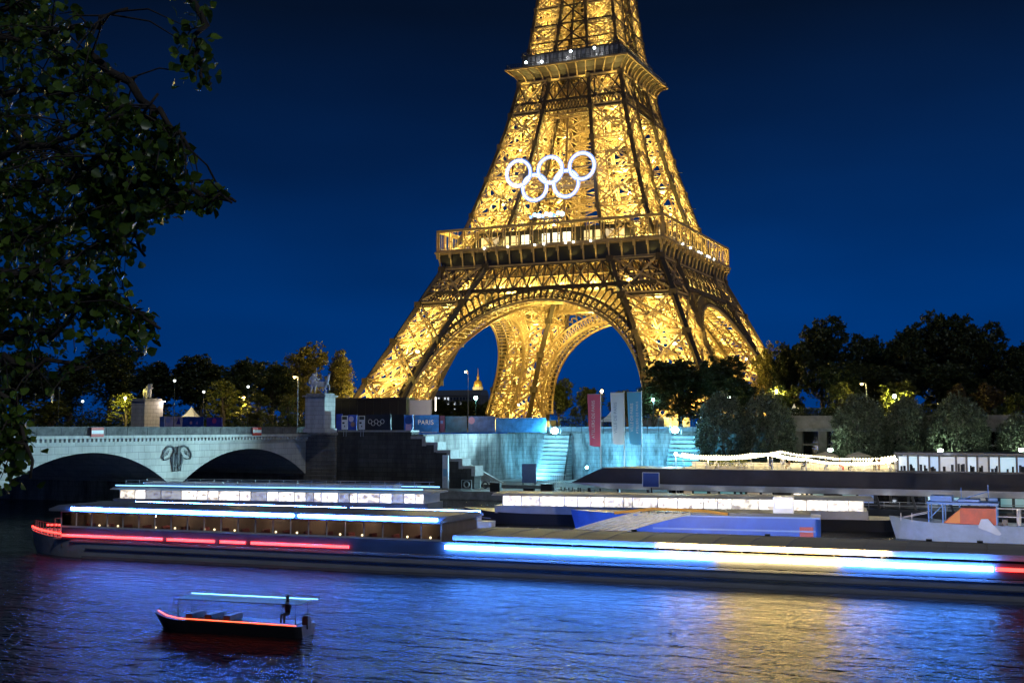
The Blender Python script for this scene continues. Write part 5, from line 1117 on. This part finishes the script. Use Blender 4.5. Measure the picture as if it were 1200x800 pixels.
def lit_window(name, col, es, seed):
    m = glow(name, col, es); t = m.node_tree; tc = t.nodes.new('ShaderNodeTexCoord'); mp = t.nodes.new('ShaderNodeMapping'); mp.inputs['Scale'].default_value = (1.3, .05, 1.5); mp.inputs['Location'].default_value = (seed, 0, 0)
    nz = t.nodes.new('ShaderNodeTexNoise'); nz.inputs['Scale'].default_value = 1.5; nz.inputs['Detail'].default_value = 3; r = t.nodes.new('ShaderNodeValToRGB'); r.color_ramp.elements[0].position = .36; r.color_ramp.elements[0].color = (.22,.17,.12,1); r.color_ramp.elements[1].position = .56; r.color_ramp.elements[1].color = (*col, 1)
    t.links.new(tc.outputs['Object'], mp.inputs[0]); t.links.new(mp.outputs[0], nz.inputs['Vector']); t.links.new(nz.outputs['Fac'], r.inputs[0]); t.links.new(r.outputs[0], t.nodes['Principled BSDF'].inputs['Emission Color']); return m
m_led_b = glow('blue_white_led_strip', (.06,.23,1), 270); m_led_r = glow('red_led_strip', (1,.03,.02), 7); m_led_w = glow('white_led_strip', (.075,.27,1), 170)
m_boatw = mat('boat_white_paint', (.74,.74,.76), .35, var=.15, scale=.4, coat=.3); m_boatg = mat('boat_grey_paint', (.22,.23,.26), .4, var=.2, scale=.5); m_boatd = mat('boat_dark_paint', (.02,.022,.028), .4)
m_glassb = mat('boat_glass', (.012,.014,.018), .06)
c0_ = 9.5
# ---- the large boat across the foreground
pA, pB = wpt(2, 649), wpt(800, 689); dA = (pB-pA); rzA = math.atan2(dA[1], dA[0]); dA /= np.linalg.norm(dA); nA = np.array((-dA[1], dA[0], 0))
LA = float(np.linalg.norm(wpt(1200, 709)-pA))+9; BA = 8.0
A = thing('long_tour_boat', 'very long low tour boat in front with red and blue light strips along its side', 'tour boat', pA+nA*BA/2*.92, rzA)
def along(px, off=0):   # position along the boat's near side seen at px
    d = ray(px, 640)[:2]; M = np.array([[d[0], -dA[0]], [d[1], -dA[1]]]); t_, s_ = np.linalg.solve(M, pA[:2]-CAM[:2]); return float(s_)
hull_mb(LA, BA, 1.55, 9, 5, .5).build('hull', m_boatw, A, fix=True)
mb = MB(); s0, s1 = 9, LA-5
for s in (-1, 1): mb.box(*[(min(s0,s1), *( (-BA/2*.93, ) if s < 0 else (BA/2*.90,)), -.3), (s1, *((-BA/2*.90,) if s < 0 else (BA/2*.93,)), .22)])
mb.build('boot_stripe', m_boatg, A)
mb = MB()
for s in (-1, 1): y0, y1 = sorted((s*BA/2*.985, s*(BA/2+.06))); mb.box((8, y0, 1.42), (LA-4, y1, 1.58))
mb.build('rubbing_strake', m_boatg, A)
def strip(name, x0, x1, z, m, r=.09, y=BA/2+.17):
    for s in (-1, 1): MB().box((x0, s*y-r*.6, z-r), (x1, s*y+r*.6, z+r)).build(name, m, A)
MB().box((6, -BA/2+.12, 1.56), (c0_, BA/2-.12, 1.64)).box((c0_, -BA/2+.12, .85), (LA-3, BA/2-.12, .92)).build('deck', m_boatg, A)
# lower side wall carries the light strips
mb = MB()
for s in (-1, 1): y0, y1 = sorted((s*(BA/2-.1), s*(BA/2+.02))); mb.box((7, y0, 1.645), (LA-4, y1, 2.65))
mb.build('side_wall', mat('boat_slate_paint', (.07,.075,.09), .45, var=.2, scale=.6), A)
xr = [along(p) for p in (14, 194, 200, 255, 262, 291, 298, 412)]
for i in range(0, 8, 2): strip('red_light_strip', max(7.2, xr[i]) if i else 7.2, xr[i+1], 1.98, m_led_r, .10)
# bow part of the red strip follows the curved bow
for s in (-1, 1):
    pts = [(x, s*(BA/2*math.sin(min(1, x/9)*math.pi/2)**.8+.06), 1.98+.35*max(0, 1-x/9)) for x in np.linspace(.8, 7.2, 10)]
    MB().tube(pts, .09, 6).build('red_light_strip', m_led_r, A)
x5, x6 = along(525), along(1163)
strip('white_light_strip', x5, along(838), 2.28, m_led_w, .14); strip('warm_light_strip', along(839), along(985), 2.28, glow('warm_white_led_strip', (1,.72,.30), 75), .14); strip('white_light_strip', along(986), x6, 2.28, m_led_w, .14); strip('red_light_strip', along(1166), LA-4.2, 2.28, m_led_r, .11)
# forward glazed saloon with blue eave strip
c0, c1 = along(70), along(516)
m_sal = mat('saloon_panelling', (.30,.20,.14), .5, var=.35, scale=.8, stretch=(1,1,.3))
MB().box((c0+.3, -.9, .95), (c1-.3, .9, 4.04)).box((c0, -BA/2+.5, .95), (c0+.1, BA/2-.5, 4.04)).box((c1-.1, -BA/2+.5, .95), (c1, BA/2-.5, 4.04)).build('saloon', m_sal, A)
m_cloth = mat('table_cloth', (.7,.66,.6), .8); k_ = 0
for x in np.arange(c0+1.5, c1-1, 2.0):
    for s in (-1, 1):
        MB().box((x-.5, s*2.5-.45, 1.6), (x+.5, s*2.5+.45, 2.62)).build('dining_table', m_cloth, A)
        MB().box((x+.75, s*2.5-.5, .95), (x+.95, s*2.5+.5, 2.95)).build('seat_back', mat('seat_red', (.22,.05,.05), .7), A)
        if (k_*7) % 3: MB().ball((x+.1, s*2.9, 2.82), .09).build('table_lamp', glow('table_lamp_glass', (1,.7,.4), 4), A)
        k_ += 1
for x in np.arange(c0+2, c1-1, 4.5):
    for s in (-1, 1): lamp((x, s*2.3, 3.8), 38, (1,.72,.55), .15, parent=A)
n = 22; mb = MB()
for s in (-1, 1):
    for i in range(n+1): x = c0+(c1-c0)*i/n; y = s*(BA/2-.42); mb.bars([(x, y, 1.7)], [(x, y, 4.05)], .08)
    mb.bars([(c0, s*(BA/2-.42), 4.0), (c0, s*(BA/2-.42), 2.7)], [(c1, s*(BA/2-.42), 4.0), (c1, s*(BA/2-.42), 2.7)], .14)
mb.build('window_frames', m_boatw, A)
m_winA = bpy.data.materials.new('saloon_glass'); m_winA.use_nodes = True; t = m_winA.node_tree; t.nodes.clear()
tr_, gl_, mx_, fr_, ou_ = [t.nodes.new(q) for q in ('ShaderNodeBsdfTransparent', 'ShaderNodeBsdfGlossy', 'ShaderNodeMixShader', 'ShaderNodeFresnel', 'ShaderNodeOutputMaterial')]
tr_.inputs[0].default_value = (.8,.85,.85,1); gl_.inputs['Roughness'].default_value = .03; t.links.new(fr_.outputs[0], mx_.inputs[0]); t.links.new(tr_.outputs[0], mx_.inputs[1]); t.links.new(gl_.outputs[0], mx_.inputs[2]); t.links.new(mx_.outputs[0], ou_.inputs[0]); m_winA2 = m_winA
for i in range(n):
    x = c0+(c1-c0)*(i+.5)/n; w_ = (c1-c0)/n/2-.07
    for s in (-1, 1): MB().box((x-w_, s*(BA/2-.47)-.02, 2.66), (x+w_, s*(BA/2-.47)+.02, 3.98)).build('window', m_winA if (i*7) % 5 < 3 and i > 3 else m_winA2, A)
MB().prism([(-BA/2-.26, 4.053), (BA/2+.26, 4.053), (BA/2+.26, 4.24), (BA/2-.9, 4.5), (-BA/2+.9, 4.5), (-BA/2-.26, 4.24)], c0-.8, c1+.3, 'x').build('saloon_roof', m_boatg, A)
x2 = along(88)
for a, b_ in ((x2, along(348)), (along(354), c1)): strip('blue_light_strip', a, b_, 4.33, m_led_b, .10, BA/2+.28)
# foredeck rail
mb = MB()
for s in (-1, 1):
    for x in np.linspace(1.5, c0-.5, 8): y = s*(BA/2*math.sin(min(1, x/9)*math.pi/2)**.8-.15); mb.bars([(x, y, 1.6)], [(x, y, 2.9)], .06)
    mb.tube([(x, s*(BA/2*math.sin(min(1, x/9)*math.pi/2)**.8-.15), 2.9) for x in np.linspace(1.5, c0-.5, 8)], .04, 5)
mb.build('bow_rail', m_steel, A)
# aft: open deck under a pale canopy
d0, d1 = c1+1.2, LA-5
MB().prism([(-BA/2+.1, 3.10), (0, 3.2), (BA/2-.1, 3.10), (BA/2-.1, 3.18), (0, 3.30), (-BA/2+.1, 3.18)], d0, d1, 'x').bars([q_ for x in np.arange(d0+1.5, d1, 2.6) for q_ in ((x, -BA/2+.1, 3.2), (x, BA/2-.1, 3.2))], [(x, 0, 3.32) for x in np.arange(d0+1.5, d1, 2.6) for _ in (0, 1)], .07).build('canopy', mat('pale_canopy_cloth', (.55,.53,.55), .6, var=.25, scale=.3, stretch=(.2,1,1)), A)
mb = MB()
for s in (-1, 1): y0, y1 = sorted((s*(BA/2-.06), s*(BA/2+.04))); mb.box((d0, y0, 2.82), (d1, y1, 3.2))
mb.build('canopy_valance', mat('canopy_valance_cloth', (.50,.48,.50), .6, var=.3, scale=.4, stretch=(.2,1,1)), A)
mb = MB()
for s in (-1, 1):
    for x in np.linspace(d0+.2, d1-.2, 15): mb.bars([(x, s*(BA/2-.12), 2.6)], [(x, s*(BA/2-.12), 3.12)], .1)
mb.build('canopy_posts', m_steel, A)
MB().box((along(775), -BA/2-.20, 2.90), (along(1040), -BA/2-.05, 3.02)).build('warm_light_strip', glow('warm_led_strip', (1,.66,.2), 120), A)
for px, aim, pw, cl in ((712, (along(712)-3, 40, 2.5), 9000, (1,.86,.6)), (880, (along(880), 40, 2), 2400, (.75,.85,1)), (1085, (along(1075), 35, 2), 2400, (.75,.87,1)), (1150, (along(1140), 35, 3), 9000, (1,.74,.5))):
    MB().cbox((along(px), BA/2-.25, 3.28), (.4,.2,.16)).build('added_deck_flood', m_post, A)  # added floods on the far side, brightening the barge and work boat
    lamp((along(px), BA/2-.02, 3.42), pw*2, cl, .2, 'SPOT', aim, 75, .7, A)
# ---- two lit boats farther out
def lit_boat(px0, py0, px1, py1, label, tone, blue=True, band=(2.25, 3.25)):
    a, b_ = wpt(px0, py0), wpt(px1, py1); d = b_-a; L = float(np.linalg.norm(d)); rz = math.atan2(d[1], d[0]); d /= L; nn = np.array((-d[1], d[0], 0)); B = 6.5
    o = thing('lit_restaurant_boat', label, 'tour boat', a+nn*B/2, rz, 'lit boats behind the long tour boat')
    hull_mb(L, B, 1.3, 7, 3, .4).build('hull', m_boatd, o, fix=True)
    MB().box((4.5, -B/2+.3, 1.3), (L-3, B/2-.3, 2.2)).build('lower_wall', m_boatg, o)
    n = max(6, int(L/2.1)); x0, x1 = 5.5, L-3.5
    rw2 = random.Random(int(L*10)); cuts = [0.0]
    while cuts[-1] < 1: cuts.append(cuts[-1]+rw2.choice((.6, .9, .9, 1.3, 1.7))/n)
    cuts = [c_/cuts[-1] for c_ in cuts]; n = len(cuts)-1
    for i in range(n):
        xa, xb = x0+(x1-x0)*cuts[i]+.06, x0+(x1-x0)*cuts[i+1]-.06
        f = MB().box((xa, -B/2+.32, band[0]), (xb, B/2-.32, band[1])).build('window', tone[rw2.randrange(len(tone))], o)
    mb = MB()
    for i in range(n+1): x = x0+(x1-x0)*cuts[i]; mb.box((x-.05, -B/2+.26, 2.2), (x+.06, B/2-.26, band[1]+.1))
    mb.build('window_posts', m_boatw, o)
    MB().prism([(-B/2-.1, band[1]+.103), (B/2+.1, band[1]+.103), (B/2-.7, band[1]+.36), (-B/2+.7, band[1]+.36)], 4.2, L-2.4, 'x').build('roof', mat('pale_boat_roof', (.5,.49,.48), .5, var=.2, scale=.4, stretch=(.2,1,1)), o)
    mb = MB()
    for s in (-1, 1): mb.bars([(6, s*(B/2-.8), band[1]+1.3), (6, s*(B/2-.8), band[1]+.9)], [(L-4, s*(B/2-.8), band[1]+1.3), (L-4, s*(B/2-.8), band[1]+.9)], .06); mb.bars([(x, s*(B/2-.8), band[1]+.5) for x in np.arange(6, L-4, 2)], [(x, s*(B/2-.8), band[1]+1.3) for x in np.arange(6, L-4, 2)], .05)
    if blue: mb.build('roof_rail', m_steel, o)
    if blue: MB().box((8, -1.4, band[1]+.5), (L-8, 1.4, band[1]+1.0)).build('roof_bench', m_boatw, o)
    if blue:
        for s in (-1, 1): MB().box((5, s*(B/2-.05)-.05, band[1]+.58), (L*.93, s*(B/2-.05)+.05, band[1]+.72)).build('blue_light_strip', glow('light_blue_strip', (.18,.5,1), 3), o)
    for x in np.linspace(8, L-8, 5): lamp((x, 0, band[1]+2.4), 30, (.9,.9,1), .3, parent=o)
    return o
w1, w2, w3 = lit_window('boat_window_white', (1,.93,.82), 2.2, 0), lit_window('boat_window_cream', (1,.9,.72), 1.3, 5), lit_window('boat_window_dim', (.85,.85,.85), .45, 9)
lit_boat(95, 603, 528, 612.5, 'lit white windowed boat at the left, behind the blue edged saloon roof', (w3, w2, w2, w1, w1, w1))
lit_boat(536, 613, 1052, 624, 'lit white windowed boat in the middle, in front of the floating restaurant', (w1, w1, w1, w1, w2, w1), False)
# ---- blue barge
a, b_ = wpt(664, 629.5), wpt(962, 637); d = b_-a; L = float(np.linalg.norm(d)); rz = math.atan2(d[1], d[0]); d /= L; nn = np.array((-d[1], d[0], 0)); B = 5.6
o = thing('blue_barge', 'blue hulled barge with cream slatted bow cover behind the long tour boat', 'barge', a+nn*B/2, rz)
m_bblue = mat('barge_blue_paint', (.03,.10,.48), .35, var=.25, scale=.5, coat=.3); hull_mb(L, B, 2.5, 9, .6, .2, flare=.95).build('hull', m_bblue, o, fix=True)
mb = MB()
for s in (-1, 1): y0, y1 = sorted((s*(B/2-.1), s*(B/2+.1))); mb.box((9, y0, 1.1), (L-.5, y1, 1.25)); mb.box((7, y0, 2.4), (L, y1, 2.55))
mb.build('rubbing_strake', mat('barge_pale_blue', (.15,.25,.55), .4), o)
MB().box((9, -B/2+.5, 2.1), (L-1, B/2-.5, 2.8)).build('hatch_cover', m_boatd, o)
m_cream = mat('cream_slat', (.66,.58,.38), .6, var=.2, scale=2); mb = MB()
hy = lambda x: B/2*math.sin(min(1, max(x, .05)/9)*math.pi/2)**.8
for i in range(7):
    for s_ in (-1, 1): mb.tube([(.2+i*.85+t_*7.5, s_*(hy(.2+i*.85+t_*7.5)*(.95+.05*t_)+.08), .55+2.15*t_+.12*math.sin(t_*3)) for t_ in np.linspace(0, 1, 8)], .14, 6)
for i in range(5): mb.bars([(6.8+i*1.1, -hy(6.8+i*1.1), 2.62)], [(6.8+i*1.1, hy(6.8+i*1.1), 2.62)], .14)
mb.build('bow_cover', m_cream, o); MB().tube([(5, -2.5, 2.6), (9, -2.6, 3.1), (14, -2.6, 3.0), (16.5, -2.6, 2.7)], .16, 6).build('orange_cover_rail', mat('orange_paint', (.6,.28,.04), .5), o)
MB().box((L-4.6,-1.2,2.5),(L-2.6,1.2,4.4)).build('wheelhouse', m_boatw, o); MB().box((L-4.4,-1.23,3.3),(L-2.8,-1.203,4.1)).build('window', w3, o)
MB().box((L-2.0,-B/2-.06,.3),(L-.7,-B/2+.08,1.6)).build('stern_ladder_panel', mat('stern_red', (.3,.04,.04), .5), o)
# ---- white and red work boat
a, b_ = wpt(1041, 632), wpt(1200, 638); d = b_-a; L0 = float(np.linalg.norm(d)); rz = math.atan2(d[1], d[0]); d /= L0; nn = np.array((-d[1], d[0], 0)); B = 4.6; L = L0+5
o = thing('red_cabin_work_boat', 'white and blue work boat with slanted orange red cabin at the right edge', 'boat', a+nn*B/2, rz)
m_wb = mat('work_boat_paint', (.38,.50,.68), .35, var=.2, scale=.7, coat=.3); k = L0/159.0
hull_mb(L, B, 1.75, 5, 1, .55, flare=.86).build('hull', m_wb, o, fix=True)
m_org = mat('orange_red_paint', (.62,.07,.015), .45, var=.25, scale=1.2)
q = lambda px: (px-1041)*k
MB().prism([(q(1106), 1.75), (q(1169), 1.75), (q(1169), 3.35), (q(1129), 3.35)], -1.5, 1.5, 'y').build('cabin', m_org, o); MB().add([(q(1108)+.1, -1.52, 1.85), (q(1127), -1.52, 1.85), (q(1127), -1.52, 3.2)], [(0,1,2)]).build('cabin_side_light', mat('bright_orange_paint', (.8,.25,.02), .45), o)
MB().prism([(q(1148), 1.5), (q(1152), 2.35), (q(1160), 2.4), (q(1175), .95), (q(1172), .8)], -B/2-.03, -B/2+.12, 'y').build('bulwark', m_wb, o)
m_bf = mat('blue_frame_paint', (.05,.22,.62), .4); mb = MB()
for y in (-1.75, 1.75):
    mb.bars([(q(1090), y, 1.75), (q(1127), y, 3.4), (q(1170), y, 1.75), (q(1090), y, 3.72), (q(1107), y, 1.75)], [(q(1090), y, 3.72), (q(1127), y, 3.72), (q(1170), y, 3.72), (q(1171), y, 3.72), (q(1107), y, 3.72)], .13)
    mb.bars([(q(1090), y, 2.2)], [(q(1107), y, 3.6)], .07)
mb.box((q(1088), -1.9, 3.73), (q(1172), 1.9, 3.9)); mb.build('roof_frame', m_bf, o)
mb = MB().box((q(1092), -1.5, 3.95), (q(1118), 1.2, 4.5)).box((q(1125), -1.2, 3.95), (q(1150), 1.2, 4.2)); mb.build('roof_boxes', m_bf, o)
MB().bars([(q(1128),0,3.9),(q(1160),0,3.9),(q(1118),-1,3.9)], [(q(1128),0,5.3),(q(1160),0,5.6),(q(1160),-1,5.0)], .08).build('mast', m_bf, o)
MB().bars([(q(1050), y, 2.0) for y in (-.7,.7)]+[(q(1056), -1.5, 1.9), (q(1070), -2, 1.85)], [(q(1088), y*2.4, 2.75) for y in (-.7,.7)]+[(q(1056), -1.5, 2.7), (q(1070), -2, 2.75)], .07).build('bow_rail', m_white, o)
MB().box((q(1174), -1.9, 1.0), (q(1204), 1.9, 1.25)).build('aft_deck', m_cream, o); MB().tube([(q(1195), -1.2, 1.2), (q(1195), -1.2, 3.3)], .22, 8).build('winch_post', m_white, o); MB().box((q(1176), -1.5, 1.25), (q(1182), -.5, 2.3)).build('engine_box', m_boatd, o)
MB().bars([(q(1171), -1.7, 3.4), (q(1171), -1.7, 2.6)], [(q(1205), -1.7, 3.4), (q(1205), -1.7, 2.6)], .08).build('aft_rail', m_white, o)
lamp((q(1192), 0, 3.5), 90, (1,.85,.6), .2, parent=o)
# ---- small white skiff
p = wpt(535, 617.5); o = thing('white_skiff', 'tiny white motor skiff between the two lit boats', 'boat', p+np.array((0,1,0)), rzA); hull_mb(4.1, 1.6, .75, 1.6, .3, .25).build('hull', mat('skiff_white', (.75,.73,.66), .4), o, fix=True)
MB().box((1.0,-.5,.75),(2.4,.5,1.35)).build('cabin', mat('skiff_white', (.7,.7,.7), .4), o); MB().box((1.2,-.52,.95),(2.2,-.503,1.25)).build('window', m_boatd, o); MB().bars([(2.4,-.6,1.2)],[(4.0,-.6,1.1)],.06).build('rail', m_steel, o); lamp((1.5,-2.5,2.5), 90, (1,.9,.7), .2, parent=o)
# ---- small dark launch in the foreground
a, b_ = wpt(172, 737), wpt(352, 748); d = b_-a; L = float(np.linalg.norm(d)); rz = math.atan2(d[1], d[0]); d /= L; nn = np.array((-d[1], d[0], 0))
o = thing('dark_launch', 'small dark open launch in front with a red and a pale blue light strip', 'boat', a+nn*.9, rz)
hull_mb(L, 2.1, .62, 2.2, .4, .25).build('hull', m_boatd, o, fix=True); MB().box((1.6,-.85,.6),(L-.5,.85,.66)).build('deck', m_boatd, o)
MB().tube([(.35,-.35,1.0),(1.2,-.8,.84),(2.2,-1.08,.76),(L-.2,-1.05,.70)], .035, 6).build('red_light_strip', glow('launch_red_strip', (1,.10,.03), 3.5), o)
for y in (-.7, .7):
    for x in (1.9, L-.4): MB().bars([(x,y,.66)], [(x,y,1.75)], .04).build('canopy_post', m_post, o)
MB().box((1.7,-.85,1.752),(L-.2,.85,1.8)).build('canopy', m_boatd, o); MB().tube([(1.7,.9,1.86),(L+.1,.9,1.86)], .03, 6).build('blue_light_strip', glow('launch_blue_strip', (.25,.65,1), 3), o)
for x in (2.6, 3.8, 5.0): MB().box((x-.2,-.7,.66),(x+.2,.7,.98)).build('bench', m_boatd, o)
person(*(0,0,0), 0, 'seated person in dark clothes steering the small dark launch', cloth[3], True).location = tuple(np.array(o.location)+d*(L-1.3)+np.array((0,0,.62)))
MB().cbox((L-.1,0,.75),(.35,.4,.7)).build('outboard_motor', m_post, o)
